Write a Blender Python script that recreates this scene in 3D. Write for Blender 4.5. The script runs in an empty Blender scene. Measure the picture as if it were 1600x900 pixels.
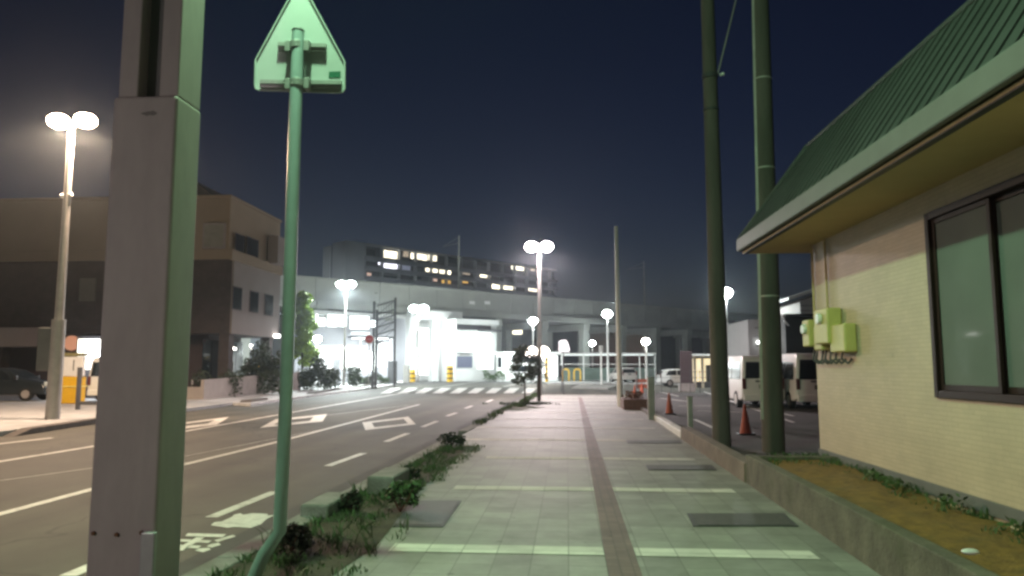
import bpy, bmesh, math, random
from mathutils import Vector, Matrix, Euler
C = bpy.context.scene.collection
SC = bpy.context.scene
R = math.radians
HALO_HAZE = .00065  # density of the volume added for lamp halos
# ------------------------------------------------------------------ camera
F = 1150.0
EYE = Vector((0, 0, 1.55))
PITCH = math.atan(124 / F)
YAW = math.atan(86 * math.cos(PITCH) / F)
cam_d = bpy.data.cameras.new('camera'); cam = bpy.data.objects.new('camera', cam_d); C.objects.link(cam)
cam.location = EYE; cam.rotation_euler = (math.pi / 2 + PITCH, 0, YAW)
cam_d.sensor_width = 36; cam_d.lens = 36 * F / 1600; cam_d.clip_start = 0.05; cam_d.clip_end = 6000
SC.camera = cam
RC = Euler((math.pi / 2 + PITCH, 0, YAW)).to_matrix()

def ray(px, py):
    return RC @ Vector(((px - 800) / F, (450 - py) / F, -1))
def gp(px, py, z=0.0):                      # a point of the photograph on a level surface
    d = ray(px, py); t = (z - EYE.z) / d.z
    return EYE + d * t
def pp(px, py, Y):                          # ... at a distance along the street
    d = ray(px, py); return EYE + d * (Y / d.y)
def hit(px, py, p, n):                      # ... on a facade
    d = ray(px, py); t = (p - EYE).dot(n) / d.dot(n)
    return EYE + d * t
def V(*a): return Vector(a)

# ------------------------------------------------------------------ materials
MC = {}
def nodes_of(name):
    m = bpy.data.materials.new(name); m.use_nodes = True
    return m, m.node_tree, m.node_tree.nodes['Principled BSDF']
def L(nt, a, b): nt.links.new(a, b)
def mat(name, col, rough=0.7, var=0.25, scale=6.0, bump=0.0, bscale=60.0, metal=0.0, spec=0.5, stain=None, streak=1.0):
    """surface with two scales of mottling, optional bump and optional stain colour"""
    if name in MC: return MC[name]
    m, nt, b = nodes_of(name); N = nt.nodes
    tc = N.new('ShaderNodeTexCoord'); mp = N.new('ShaderNodeMapping'); L(nt, tc.outputs['Object'], mp.inputs['Vector'])
    mp.inputs['Scale'].default_value = (1, 1, streak)
    n1 = N.new('ShaderNodeTexNoise'); n1.inputs['Scale'].default_value = scale; n1.inputs['Detail'].default_value = 6; n1.inputs['Roughness'].default_value = 0.65
    L(nt, mp.outputs[0], n1.inputs['Vector'])
    r = N.new('ShaderNodeValToRGB'); e = r.color_ramp.elements
    e[0].position = 0.3; e[1].position = 0.72
    e[0].color = tuple(max(0, c * (1 - var)) for c in col) + (1,)
    e[1].color = tuple(min(1, c * (1 + var)) for c in col) + (1,)
    L(nt, n1.outputs['Fac'], r.inputs['Fac'])
    out = r.outputs['Color']
    if stain:
        n2 = N.new('ShaderNodeTexNoise'); n2.inputs['Scale'].default_value = scale * 0.37; n2.inputs['Detail'].default_value = 8
        L(nt, mp.outputs[0], n2.inputs['Vector'])
        r2 = N.new('ShaderNodeValToRGB'); r2.color_ramp.elements[0].position = 0.55; r2.color_ramp.elements[1].position = 0.72
        r2.color_ramp.elements[1].color = (0.8, 0.8, 0.8, 1)
        L(nt, n2.outputs['Fac'], r2.inputs['Fac'])
        mx = N.new('ShaderNodeMixRGB'); L(nt, r2.outputs['Color'], mx.inputs['Fac']); L(nt, out, mx.inputs['Color1']); mx.inputs['Color2'].default_value = stain + (1,)
        out = mx.outputs['Color']
    L(nt, out, b.inputs['Base Color'])
    b.inputs['Roughness'].default_value = rough; b.inputs['Metallic'].default_value = metal; b.inputs['Specular IOR Level'].default_value = spec
    if bump:
        n3 = N.new('ShaderNodeTexNoise'); n3.inputs['Scale'].default_value = bscale; n3.inputs['Detail'].default_value = 4
        L(nt, tc.outputs['Object'], n3.inputs['Vector'])
        bp = N.new('ShaderNodeBump'); bp.inputs['Strength'].default_value = bump; bp.inputs['Distance'].default_value = 0.02
        L(nt, n3.outputs['Fac'], bp.inputs['Height']); L(nt, bp.outputs[0], b.inputs['Normal'])
    MC[name] = m; return m
def emit(name, col, strength, var=0.0, scale=1.5):
    if name in MC: return MC[name]
    m, nt, b = nodes_of(name); N = nt.nodes
    b.inputs['Base Color'].default_value = (0.6, 0.6, 0.6, 1)
    b.inputs['Emission Color'].default_value = col + (1,)
    b.inputs['Emission Strength'].default_value = strength
    if var:   # furnishings, curtains and fittings seen behind a lit window
        tc = N.new('ShaderNodeTexCoord'); n1 = N.new('ShaderNodeTexNoise'); n1.inputs['Scale'].default_value = scale; n1.inputs['Detail'].default_value = 3
        L(nt, tc.outputs['Object'], n1.inputs['Vector'])
        mr = N.new('ShaderNodeMapRange'); mr.inputs[1].default_value = 0.35; mr.inputs[2].default_value = 0.65
        mr.inputs[3].default_value = strength * (1 - var); mr.inputs[4].default_value = strength * (1 + var * 0.5)
        L(nt, n1.outputs['Fac'], mr.inputs[0]); L(nt, mr.outputs[0], b.inputs['Emission Strength'])
    MC[name] = m; return m
def tiles(name, c1, c2, mortar, w, h, plane='xy', gap=0.006, offset=0.0, rough=0.75, big=0.0, bump=0.3, sq=0.5, dirt=0.25):
    if name in MC: return MC[name]
    m, nt, b = nodes_of(name); N = nt.nodes
    tc = N.new('ShaderNodeTexCoord'); src = tc.outputs['Object']
    if plane != 'xy':
        sp = N.new('ShaderNodeSeparateXYZ'); L(nt, src, sp.inputs[0]); cb = N.new('ShaderNodeCombineXYZ')
        L(nt, sp.outputs['Y' if plane == 'yz' else 'X'], cb.inputs[0]); L(nt, sp.outputs['Z'], cb.inputs[1]); vec = cb.outputs[0]
    else: vec = src
    br = N.new('ShaderNodeTexBrick'); br.offset = offset; br.squash = 1
    br.inputs['Scale'].default_value = 1; br.inputs['Brick Width'].default_value = w; br.inputs['Row Height'].default_value = h
    br.inputs['Mortar Size'].default_value = gap; br.inputs['Mortar Smooth'].default_value = 0.3; br.inputs['Bias'].default_value = 0
    br.inputs['Color1'].default_value = c1 + (1,); br.inputs['Color2'].default_value = c2 + (1,); br.inputs['Mortar'].default_value = mortar + (1,)
    L(nt, vec, br.inputs['Vector'])
    n = N.new('ShaderNodeTexNoise'); n.inputs['Scale'].default_value = 1.7; n.inputs['Detail'].default_value = 7; n.inputs['Roughness'].default_value = 0.7
    L(nt, src, n.inputs['Vector'])
    mr = N.new('ShaderNodeMapRange'); mr.inputs[1].default_value = 0.3; mr.inputs[2].default_value = 0.7; mr.inputs[3].default_value = 1 - dirt; mr.inputs[4].default_value = 1 + dirt * 0.6
    L(nt, n.outputs['Fac'], mr.inputs[0])
    mx = N.new('ShaderNodeMixRGB'); mx.blend_type = 'MULTIPLY'; mx.inputs['Fac'].default_value = 1
    L(nt, br.outputs['Color'], mx.inputs['Color1']); L(nt, mr.outputs[0], mx.inputs['Color2'])
    n5 = N.new('ShaderNodeTexNoise'); n5.inputs['Scale'].default_value = 0.55; n5.inputs['Detail'].default_value = 9; n5.inputs['Roughness'].default_value = 0.75; L(nt, src, n5.inputs['Vector'])
    m5 = N.new('ShaderNodeMapRange'); m5.inputs[1].default_value = 0.5; m5.inputs[2].default_value = 0.68; m5.inputs[3].default_value = 1; m5.inputs[4].default_value = 1 - dirt * 1.1; L(nt, n5.outputs['Fac'], m5.inputs[0])
    vo = N.new('ShaderNodeTexVoronoi'); vo.inputs['Scale'].default_value = 2.2; L(nt, src, vo.inputs['Vector'])
    m6 = N.new('ShaderNodeMapRange'); m6.inputs[1].default_value = 0.05; m6.inputs[2].default_value = 0.08; m6.inputs[3].default_value = 1 - dirt * 1.3; m6.inputs[4].default_value = 1; L(nt, vo.outputs['Distance'], m6.inputs[0])
    mm = N.new('ShaderNodeMath'); mm.operation = 'MULTIPLY'; L(nt, m5.outputs[0], mm.inputs[0]); L(nt, m6.outputs[0], mm.inputs[1])
    mx2 = N.new('ShaderNodeMixRGB'); mx2.blend_type = 'MULTIPLY'; mx2.inputs['Fac'].default_value = 1; L(nt, mx.outputs[0], mx2.inputs['Color1']); L(nt, mm.outputs[0], mx2.inputs['Color2'])
    L(nt, mx2.outputs[0], b.inputs['Base Color']); b.inputs['Roughness'].default_value = rough
    bp = N.new('ShaderNodeBump'); bp.inputs['Strength'].default_value = bump; bp.inputs['Distance'].default_value = 0.004; bp.invert = True
    L(nt, br.outputs['Fac'], bp.inputs['Height']); L(nt, bp.outputs[0], b.inputs['Normal'])
    MC[name] = m; return m

M_asph = mat('asphalt', (0.068, 0.063, 0.048), 0.75, 0.28, 0.6, 0.5, 90, stain=(0.042, 0.039, 0.031))
def add_wear(m):     # tyre wear running along the road, patches and cracks
    nt = m.node_tree; N = nt.nodes; b = N['Principled BSDF']; lk = b.inputs['Base Color'].links[0]; src = lk.from_socket
    tc = N.new('ShaderNodeTexCoord'); mp = N.new('ShaderNodeMapping'); mp.inputs['Scale'].default_value = (.9, .02, 1); L(nt, tc.outputs['Object'], mp.inputs['Vector'])
    n = N.new('ShaderNodeTexNoise'); n.inputs['Scale'].default_value = 1.3; n.inputs['Detail'].default_value = 3; L(nt, mp.outputs[0], n.inputs['Vector'])
    r = N.new('ShaderNodeMapRange'); r.inputs[1].default_value = .35; r.inputs[2].default_value = .65; r.inputs[3].default_value = .72; r.inputs[4].default_value = 1.22; L(nt, n.outputs['Fac'], r.inputs[0])
    vo = N.new('ShaderNodeTexVoronoi'); vo.feature = 'DISTANCE_TO_EDGE'; vo.inputs['Scale'].default_value = .28
    nz = N.new('ShaderNodeTexNoise'); nz.inputs['Scale'].default_value = 1.2; nz.inputs['Detail'].default_value = 5; L(nt, tc.outputs['Object'], nz.inputs['Vector'])
    ad = N.new('ShaderNodeMixRGB'); ad.blend_type = 'ADD'; ad.inputs['Fac'].default_value = .9; L(nt, tc.outputs['Object'], ad.inputs['Color1']); L(nt, nz.outputs['Color'], ad.inputs['Color2']); L(nt, ad.outputs[0], vo.inputs['Vector'])
    r2 = N.new('ShaderNodeMapRange'); r2.inputs[1].default_value = .002; r2.inputs[2].default_value = .008; r2.inputs[3].default_value = .5; r2.inputs[4].default_value = 1; L(nt, vo.outputs['Distance'], r2.inputs[0])
    mm = N.new('ShaderNodeMath'); mm.operation = 'MULTIPLY'; L(nt, r.outputs[0], mm.inputs[0]); L(nt, r2.outputs[0], mm.inputs[1])
    mx = N.new('ShaderNodeMixRGB'); mx.blend_type = 'MULTIPLY'; mx.inputs['Fac'].default_value = 1; L(nt, src, mx.inputs['Color1']); L(nt, mm.outputs[0], mx.inputs['Color2']); L(nt, mx.outputs[0], b.inputs['Base Color'])
add_wear(M_asph)
M_lot = mat('parking_asphalt', (0.06, 0.056, 0.054), 0.85, 0.3, 0.9, 0.5, 80, stain=(0.042, 0.04, 0.038))
M_ground = mat('old_asphalt', (0.07, 0.068, 0.065), 0.9, 0.25, 0.3, 0.4, 40)
M_paint = mat('road_paint', (0.66, 0.64, 0.60), 0.6, 0.22, 14, 0.2, 70, stain=(0.30, 0.285, 0.26))
M_pave = tiles('paving', (0.275, 0.277, 0.248), (0.205, 0.205, 0.185), (0.14, 0.138, 0.125), 0.3, 0.3, gap=0.005, big=1, rough=.66, dirt=.3)
M_band = tiles('pale_paving', (0.72, 0.69, 0.64), (0.56, 0.53, 0.50), (0.25, 0.24, 0.22), 0.3, 0.15, gap=0.005)
M_tact = tiles('strip_paving', (0.185, 0.125, 0.115), (0.145, 0.10, 0.095), (0.10, 0.08, 0.075), 0.1, 0.1, gap=0.006)
M_plaza = tiles('plaza_paving', (0.42, 0.42, 0.42), (0.36, 0.36, 0.36), (0.2, 0.2, 0.2), 0.4, 0.4)
M_conc = mat('concrete', (0.33, 0.32, 0.30), 0.85, 0.2, 3, 0.4, 50, stain=(0.2, 0.19, 0.17))
M_kerb = mat('kerb_concrete', (0.20, 0.195, 0.185), 0.9, 0.3, 4, 0.6, 40, stain=(0.10, 0.095, 0.075))
M_dkerb = mat('dark_kerb', (0.10, 0.085, 0.075), 0.9, 0.3, 4, 0.4, 40)
M_mossy = mat('mossy_concrete', (0.105, 0.095, 0.07), 0.9, 0.4, 4, 0.6, 30, stain=(0.05, 0.055, 0.028))
M_column = mat('column_paint', (0.33, 0.285, 0.28), 0.6, 0.10, 7, 0.08, 80, stain=(0.25, 0.235, 0.235), streak=.35)
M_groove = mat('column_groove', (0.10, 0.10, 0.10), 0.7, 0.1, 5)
M_teal = mat('teal_paint', (0.38, 0.47, 0.49), 0.4, 0.08, 8, 0.05, 60)
M_alu = mat('aluminium_sheet', (0.46, 0.49, 0.50), 0.5, 0.06, 4, 0.05, 80, spec=0.4)
M_bracket = mat('zinc_bracket', (0.36, 0.35, 0.36), 0.45, 0.1, 10, metal=0.3)
M_sticker = mat('green_sticker', (0.01, 0.12, 0.07), 0.5, 0.05)
M_galv = mat('galvanised', (0.42, 0.39, 0.37), 0.55, 0.15, 4, metal=0.2)
M_white = mat('white_metal', (0.72, 0.72, 0.71), 0.4, 0.05, 5)
M_black = mat('black_metal', (0.02, 0.02, 0.022), 0.5, 0.2, 8)
M_dark = mat('dark_metal', (0.06, 0.06, 0.065), 0.6, 0.2, 4)
M_pole = mat('pole_concrete', (0.10, 0.086, 0.078), 0.9, 0.3, 2.5, 0.4, 60, stain=(0.058, 0.054, 0.045), streak=0.2)
M_rubber = mat('tyre_rubber', (0.015, 0.015, 0.015), 0.9, 0.1)
M_carwhite = mat('van_white_paint', (0.78, 0.78, 0.77), 0.25, 0.04, 3)
M_cardark = mat('dark_car_paint', (0.02, 0.026, 0.03), 0.2, 0.05, 3)
M_glass = mat('dark_glass', (0.012, 0.016, 0.018), 0.06, 0.1, 2, spec=0.6)
M_red = mat('red_plastic', (0.10, 0.012, 0.01), 0.3, 0.1)
M_orange = mat('cone_orange', (0.40, 0.075, 0.028), 0.5, 0.12, 9)
M_yellow = mat('yellow_paint', (0.70, 0.42, 0.02), 0.45, 0.08)
M_walltile = tiles('cream_wall_tile', (0.52, 0.415, 0.29), (0.475, 0.38, 0.265), (0.42, 0.335, 0.235), 0.19, 0.045, plane='yz', gap=0.004, offset=0.5, rough=0.55, dirt=0.1)
M_roof = mat('green_metal_roof', (0.042, 0.047, 0.045), 0.6, 0.3, 3, 0.1, 20, streak=0.3)
M_fascia = mat('fascia_grey', (0.12, 0.125, 0.12), 0.55, 0.12, 3)
M_soffit = mat('soffit_board', (0.50, 0.37, 0.20), 0.8, 0.08, 2)
M_brown = mat('brown_frame', (0.022, 0.012, 0.010), 0.5, 0.15, spec=.2)
M_pane = mat('frosted_pane', (0.15, 0.165, 0.16), 0.05, 0.12, 0.8, spec=0.10)
M_meter = mat('meter_cover', (0.50, 0.46, 0.16), 0.5, 0.1, 8)
M_meterg = mat('meter_glass', (0.75, 0.78, 0.75), 0.15, 0.05)
M_soil = mat('planter_soil', (0.17, 0.095, 0.016), 0.95, 0.45, 9, 0.8, 35, stain=(0.12, 0.08, 0.018))
M_leaf = mat('weed_leaf', (0.055, 0.105, 0.03), 0.6, 0.5, 6)
M_leafd = mat('dark_leaf', (0.03, 0.045, 0.02), 0.7, 0.5, 3)
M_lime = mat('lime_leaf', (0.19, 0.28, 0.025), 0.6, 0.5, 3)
M_dry = mat('dry_stem', (0.13, 0.06, 0.03), 0.9, 0.4, 6)
M_bark = mat('bark', (0.05, 0.04, 0.032), 0.95, 0.3, 8, 0.6, 30)
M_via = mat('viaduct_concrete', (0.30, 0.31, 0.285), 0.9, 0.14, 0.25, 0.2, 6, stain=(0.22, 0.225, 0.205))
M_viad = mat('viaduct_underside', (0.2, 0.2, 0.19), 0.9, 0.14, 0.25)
M_stwall = mat('station_wall', (0.36, 0.36, 0.39), 0.7, 0.08, 0.5)
M_stwhite = mat('station_white_panel', (0.62, 0.63, 0.62), 0.5, 0.05, 0.5)
M_grate = mat('iron_cover', (0.07, 0.072, 0.068), 0.6, 0.25, 12, 0.5, 50)
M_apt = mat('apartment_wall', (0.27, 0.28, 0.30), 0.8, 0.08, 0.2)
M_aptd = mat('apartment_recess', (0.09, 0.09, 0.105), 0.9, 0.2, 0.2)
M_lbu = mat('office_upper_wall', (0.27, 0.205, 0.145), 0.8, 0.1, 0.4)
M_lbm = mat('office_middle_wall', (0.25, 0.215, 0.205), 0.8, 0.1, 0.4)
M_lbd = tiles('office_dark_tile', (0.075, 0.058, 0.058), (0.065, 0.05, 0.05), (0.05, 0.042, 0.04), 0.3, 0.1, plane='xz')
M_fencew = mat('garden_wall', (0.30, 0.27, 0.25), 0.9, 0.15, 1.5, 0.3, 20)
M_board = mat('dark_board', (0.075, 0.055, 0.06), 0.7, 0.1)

# ------------------------------------------------------------------ mesh helper
ORG = {}
class MB:
    def __init__(s): s.v = []; s.f = []
    def add(s, vs, fs):
        o = len(s.v); s.v += [Vector(v) for v in vs]; s.f += [tuple(o + i for i in f) for f in fs]; return s
    def hexa(s, b, t):      # bottom ring and top ring of equal length
        n = len(b)
        fs = [tuple(reversed(range(n))), tuple(range(n, 2 * n))] + [(i, (i + 1) % n, n + (i + 1) % n, n + i) for i in range(n)]
        return s.add(list(b) + list(t), fs)
    def box(s, x0, x1, y0, y1, z0, z1):
        b = [(x0, y0, z0), (x1, y0, z0), (x1, y1, z0), (x0, y1, z0)]
        return s.hexa(b, [(x, y, z1) for x, y, z in b])
    def rbox(s, c, a, sa, sb, z0, z1):   # box with its length along the direction a
        a = Vector((a[0], a[1], 0)).normalized(); n = Vector((-a.y, a.x, 0)); c = Vector((c[0], c[1], 0))
        q = [c + a * i * sa / 2 + n * j * sb / 2 for i, j in ((-1, -1), (1, -1), (1, 1), (-1, 1))]
        return s.hexa([(p.x, p.y, z0) for p in q], [(p.x, p.y, z1) for p in q])
    def prism(s, pts, vec):
        vec = Vector(vec); pts = [Vector(p) for p in pts]
        nrm = (pts[1] - pts[0]).cross(pts[2] - pts[0])
        if nrm.dot(vec) < 0: pts = pts[::-1]
        return s.hexa(pts, [p + vec for p in pts])
    def sheet(s, pts):
        return s.add(pts, [tuple(range(len(pts)))])
    def cyl(s, p0, p1, r0, r1=None, n=12):
        r1 = r0 if r1 is None else r1; p0 = Vector(p0); p1 = Vector(p1); d = (p1 - p0).normalized()
        u = d.orthogonal().normalized(); w = d.cross(u)
        ring = lambda p, r: [p + (u * math.cos(2 * math.pi * i / n) + w * math.sin(2 * math.pi * i / n)) * r for i in range(n)]
        return s.hexa(ring(p0, r0), ring(p1, r1))
    def tube(s, pts, r, n=8):
        for a, b in zip(pts[:-1], pts[1:]): s.cyl(a, b, r, r, n)
        return s
    def ell(s, c, r, nu=16, nv=8, z0=-1.0):
        c = Vector(c); vs = []; fs = []
        for j in range(nv + 1):
            ph = -math.pi / 2 + math.pi * j / nv
            for i in range(nu):
                a = 2 * math.pi * i / nu
                vs.append(c + Vector((r[0] * math.cos(ph) * math.cos(a), r[1] * math.cos(ph) * math.sin(a), r[2] * max(z0, math.sin(ph)))))
        for j in range(nv):
            for i in range(nu):
                k = (i + 1) % nu; fs.append((j * nu + i, j * nu + k, (j + 1) * nu + k, (j + 1) * nu + i))
        return s.add(vs, fs)
    def leaves(s, c, r, n, size, rg, lo=0.35):
        c = Vector(c)
        for _ in range(n):
            while True:
                q = Vector((rg.uniform(-1, 1), rg.uniform(-1, 1), rg.uniform(-1, 1)))
                if lo < q.length < 1: break
            p = c + Vector((q.x * r[0], q.y * r[1], q.z * r[2]))
            u = Vector((rg.gauss(0, 1), rg.gauss(0, 1), rg.gauss(0, .6))).normalized(); w = u.orthogonal().normalized()
            w = (w * math.cos(1.0) + u.cross(w) * math.sin(rg.uniform(0, 6)))
            w = (w - u * w.dot(u)).normalized()
            k = size * rg.uniform(.6, 1.4)
            s.add([p - u * k, p + w * k * .45, p + u * k, p - w * k * .45], [(0, 1, 2, 3)])
        return s
    def blades(s, c, n, h, spread, rg, wid=0.012):
        c = Vector(c)
        for _ in range(n):
            a = rg.uniform(0, 6.283); rr = spread * math.sqrt(rg.random()); b = c + Vector((math.cos(a) * rr, math.sin(a) * rr, 0))
            hh = h * rg.uniform(.4, 1.1); ln = Vector((rg.gauss(0, .35), rg.gauss(0, .35), 1)) * hh
            t = Vector((math.sin(a * 3), math.cos(a * 3), 0)) * wid
            m = b + ln * .55; e = b + ln + Vector((rg.gauss(0, .15), rg.gauss(0, .15), -.12)) * hh
            s.add([b - t, b + t, m + t * .8, e, m - t * .8], [(0, 1, 2, 3, 4)])
        return s
    def build(s, name, m, parent=None, smooth=False, bevel=0.0, local=False, kind=None, seg=2):
        o0 = ORG.get(parent.name, Vector()) if parent and not local else Vector()
        me = bpy.data.meshes.new(name); me.from_pydata([tuple(v - o0) for v in s.v], [], s.f); me.materials.append(m)
        if smooth:
            me.polygons.foreach_set('use_smooth', [True] * len(me.polygons))
        bm = bmesh.new(); bm.from_mesh(me); bmesh.ops.recalc_face_normals(bm, faces=bm.faces); bm.to_mesh(me); bm.free(); me.update()
        o = bpy.data.objects.new(name, me); C.objects.link(o)
        if parent: o.parent = parent; ORG[o.name] = ORG.get(parent.name, Vector())
        if bevel:
            b = o.modifiers.new('edge', 'BEVEL'); b.width = bevel; b.segments = seg; b.limit_method = 'ANGLE'; b.angle_limit = R(35)
        if smooth:
            e = o.modifiers.new('split', 'EDGE_SPLIT'); e.split_angle = R(40)
        if kind: o['kind'] = kind
        return o
def tag(o, label, cat, group=None, kind=None):
    o['label'] = label; o['category'] = cat
    if group: o['group'] = group
    if kind: o['kind'] = kind
    return o
def thing(name, label, cat, loc=(0, 0, 0), group=None, rz=0.0):
    o = bpy.data.objects.new(name, None); C.objects.link(o); o.empty_display_size = .2
    o.location = loc; o.rotation_euler.z = rz; ORG[o.name] = Vector(loc)
    return tag(o, label, cat, group)
def dup(root, loc, label, rz=0.0, group=None):
    def cp(o, par):
        c = o.copy(); C.objects.link(c); c.parent = par
        for ch in list(o.children): cp(ch, c)
        return c
    r = cp(root, None); r.location = loc; r.rotation_euler.z = rz; r['label'] = label
    if group: r['group'] = group
    return r
def lamp(name, loc, power, col, parent, radius=0.12, spot=0):
    d = bpy.data.lights.new(name, 'SPOT' if spot else 'POINT')
    if spot: d.spot_size = R(spot); d.spot_blend = .3
    d.energy = power; d.color = col; d.shadow_soft_size = radius
    o = bpy.data.objects.new(name, d); C.objects.link(o); o.location = loc; o.parent = parent
    return o

# ------------------------------------------------------------------ world
w = bpy.data.worlds.new('World'); SC.world = w; w.use_nodes = True
nt = w.node_tree; bg = nt.nodes['Background']
sky = nt.nodes.new('ShaderNodeTexSky'); sky.sky_type = 'NISHITA'; sky.sun_disc = False
sky.sun_elevation = R(-3.05); sky.sun_rotation = R(0); sky.altitude = 0; sky.air_density = 1; sky.dust_density = 0.6; sky.ozone_density = 2.7
nt.links.new(sky.outputs[0], bg.inputs[0]); bg.inputs[1].default_value = 0.15

# ------------------------------------------------------------------ ground, road, pavement
RZ = -0.12
MB().sheet([(-2500, -300, -.128), (2500, -300, -.128), (2500, 4000, -.128), (-2500, 4000, -.128)]).build('ground', M_ground, kind='structure')
KL0 = gp(449, 813); KL1 = gp(800, 630)
def kerb_x(y): return KL0.x + (KL1.x - KL0.x) * (y - KL0.y) / (KL1.y - KL0.y)
RE0 = gp(1373, 897); RE1 = gp(1022, 656)
def edge_x(y): return RE0.x + (RE1.x - RE0.x) * (y - RE0.y) / (RE1.y - RE0.y)
YE = gp(900, 617).y
FK0 = gp(75, 672, RZ); FK1 = gp(480, 618, RZ)
def far_x(y): return FK0.x + (FK1.x - FK0.x) * (y - FK0.y) / (FK1.y - FK0.y)
road = MB().sheet([(far_x(-40), -40, RZ), (kerb_x(-40), -40, RZ), (kerb_x(YE), YE, RZ), (2.6, YE + 3, RZ), (60, YE + 6, RZ), (60, 66, RZ), (6, 74, RZ), (-12, 78, RZ), (far_x(58), 62, RZ), (far_x(44), 44, RZ)]).build('road', M_asph, kind='structure')
sw = MB().hexa([(kerb_x(-8) + .255, -8, -.2), (edge_x(-8) + .05, -8, -.2), (edge_x(26) + .05, 26, -.2), (3.3, YE - 4, -.2), (3.4, YE, -.2), (kerb_x(YE) + .255, YE, -.2)],
               [(kerb_x(-8) + .255, -8, 0), (edge_x(-8) + .05, -8, 0), (edge_x(26) + .05, 26, 0), (3.3, YE - 4, 0), (3.4, YE, 0), (kerb_x(YE) + .255, YE, 0)]).build('sidewalk', M_pave, kind='structure')
# tactile strip and pale bands across the sidewalk
tl = [gp(944, 862), gp(912, 670)]; tr = [gp(997, 880), gp(929, 680)]
def strip_x(p, y): return p[0].x + (p[1].x - p[0].x) * (y - p[0].y) / (p[1].y - p[0].y)
ys = [-6, YE - .6]
MB().sheet([(strip_x(tl, -6), -6, .004), (strip_x(tr, -6), -6, .004), (strip_x(tr, YE - 4), YE - 4, .004), (strip_x(tl, YE - 4), YE - 4, .004)]).build('paving_strip', M_tact, sw)
mb = MB()
yb = gp(750, 858).y - 3.2 * 3
for k in range(15):
    y = yb + 3.2 * k
    if y > YE - 1: break
    wd = .28
    mb.sheet([(kerb_x(y) + (1.35 if y < 15 else .25), y - wd / 2, .004), (strip_x(tl, y) - .005, y - wd / 2, .004), (strip_x(tl, y) - .005, y + wd / 2, .004), (kerb_x(y) + (1.35 if y < 15 else .25), y + wd / 2, .004)])
    mb.sheet([(strip_x(tr, y) + .005, y - wd / 2, .004), (edge_x(y) - .3, y - wd / 2, .004), (edge_x(y) - .3, y + wd / 2, .004), (strip_x(tr, y) + .005, y + wd / 2, .004)])
mb.build('pale_paving_band', M_band, sw)
# kerb of our sidewalk, stone by stone
mb = MB(); y = -8.0
while y < YE:
    y2 = min(y + .99, YE)
    if not (15.6 < y < 18):
        mb.hexa([(kerb_x(y), y, -.2), (kerb_x(y) + .26, y, -.2), (kerb_x(y2) + .26, y2, -.2), (kerb_x(y2), y2, -.2)],
                [(kerb_x(y) + .02, y, .015), (kerb_x(y) + .26, y, .015), (kerb_x(y2) + .26, y2, .015), (kerb_x(y2) + .02, y2, .015)])
    y += 1.0
mb.build('kerb', M_kerb, bevel=.012, kind='structure')
# concrete gutter strip beside the kerb
MB().sheet([(kerb_x(-8) - .45, -8, RZ + .004), (kerb_x(-8), -8, RZ + .004), (kerb_x(YE), YE, RZ + .004), (kerb_x(YE) - .45, YE, RZ + .004)]).build('gutter', M_lot, kind='structure')

# ---- road markings
PZ = RZ + .005
def line_px(mb, pts, wd):
    g = [gp(x, y, PZ) for x, y in pts]
    for a, b in zip(g[:-1], g[1:]):
        d = (b - a).normalized(); n = Vector((-d.y, d.x, 0)) * wd / 2
        mb.sheet([a - n, b - n, b + n, a + n])
def ext(p, q, k):  # the point k beyond p on the line q-p
    return (p[0] + (p[0] - q[0]) * k, p[1] + (p[1] - q[1]) * k)
mb = MB()
line_px(mb, [ext((0, 803), (282, 727), .2), (282, 727), (435, 690), (655, 632)], .15)
line_px(mb, [ext((0, 721), (282, 675), .15), (282, 675), (435, 648), (640, 612), (790, 590)], .15)
line_px(mb, [(-60, 700), (82, 684)], .15)
for a, b in (((330, 808), (430, 768)), ((512, 728), (568, 708)), ((603, 690), (637, 677)), ((660, 667), (683, 658)), ((698, 650), (713, 645)), ((727, 638), (738, 634)), ((760, 628), (770, 624.5)), ((105, 900), (160, 877))):
    line_px(mb, [a, b], .15)
line_px(mb, [(500, 650), (640, 633)], .05)
line_px(mb, [(0, 751), (145, 731)], .035); line_px(mb, [(282, 714), (520, 668)], .03)
line_px(mb, [(786, 604), (830, 596)], .2)
line_px(mb, [(1002, 640), (1020, 632)], .2)
mb.build('lane_marking', M_paint, road)
mb = MB()
for outer, inner in (([(566, 660), (638, 651), (650, 663), (571, 672)], [(581, 660.5), (631, 654.5), (637, 661.5), (585, 667.5)]),
                     ([(431, 655), (511, 647), (504, 658.5), (406, 668.5)], [(440, 657), (490, 651.5), (484, 657.5), (428, 663.5)]),
                     ([(215, 669), (358, 651.5), (339, 663.5), (190, 681)], [(230, 670), (337, 656), (325, 661.5), (215, 675)]),):
    O = [gp(x, y, PZ) for x, y in outer]; I = [gp(x, y, PZ) for x, y in inner]
    for i in range(4):
        j = (i + 1) % 4; mb.sheet([O[i], O[j], I[j], I[i]])
mb.build('diamond_marking', M_paint, road)
mb = MB(); zs = lambda q: [gp(260 + x / 7.5, 780 + y / 7.5, PZ) for x, y in q]
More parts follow.
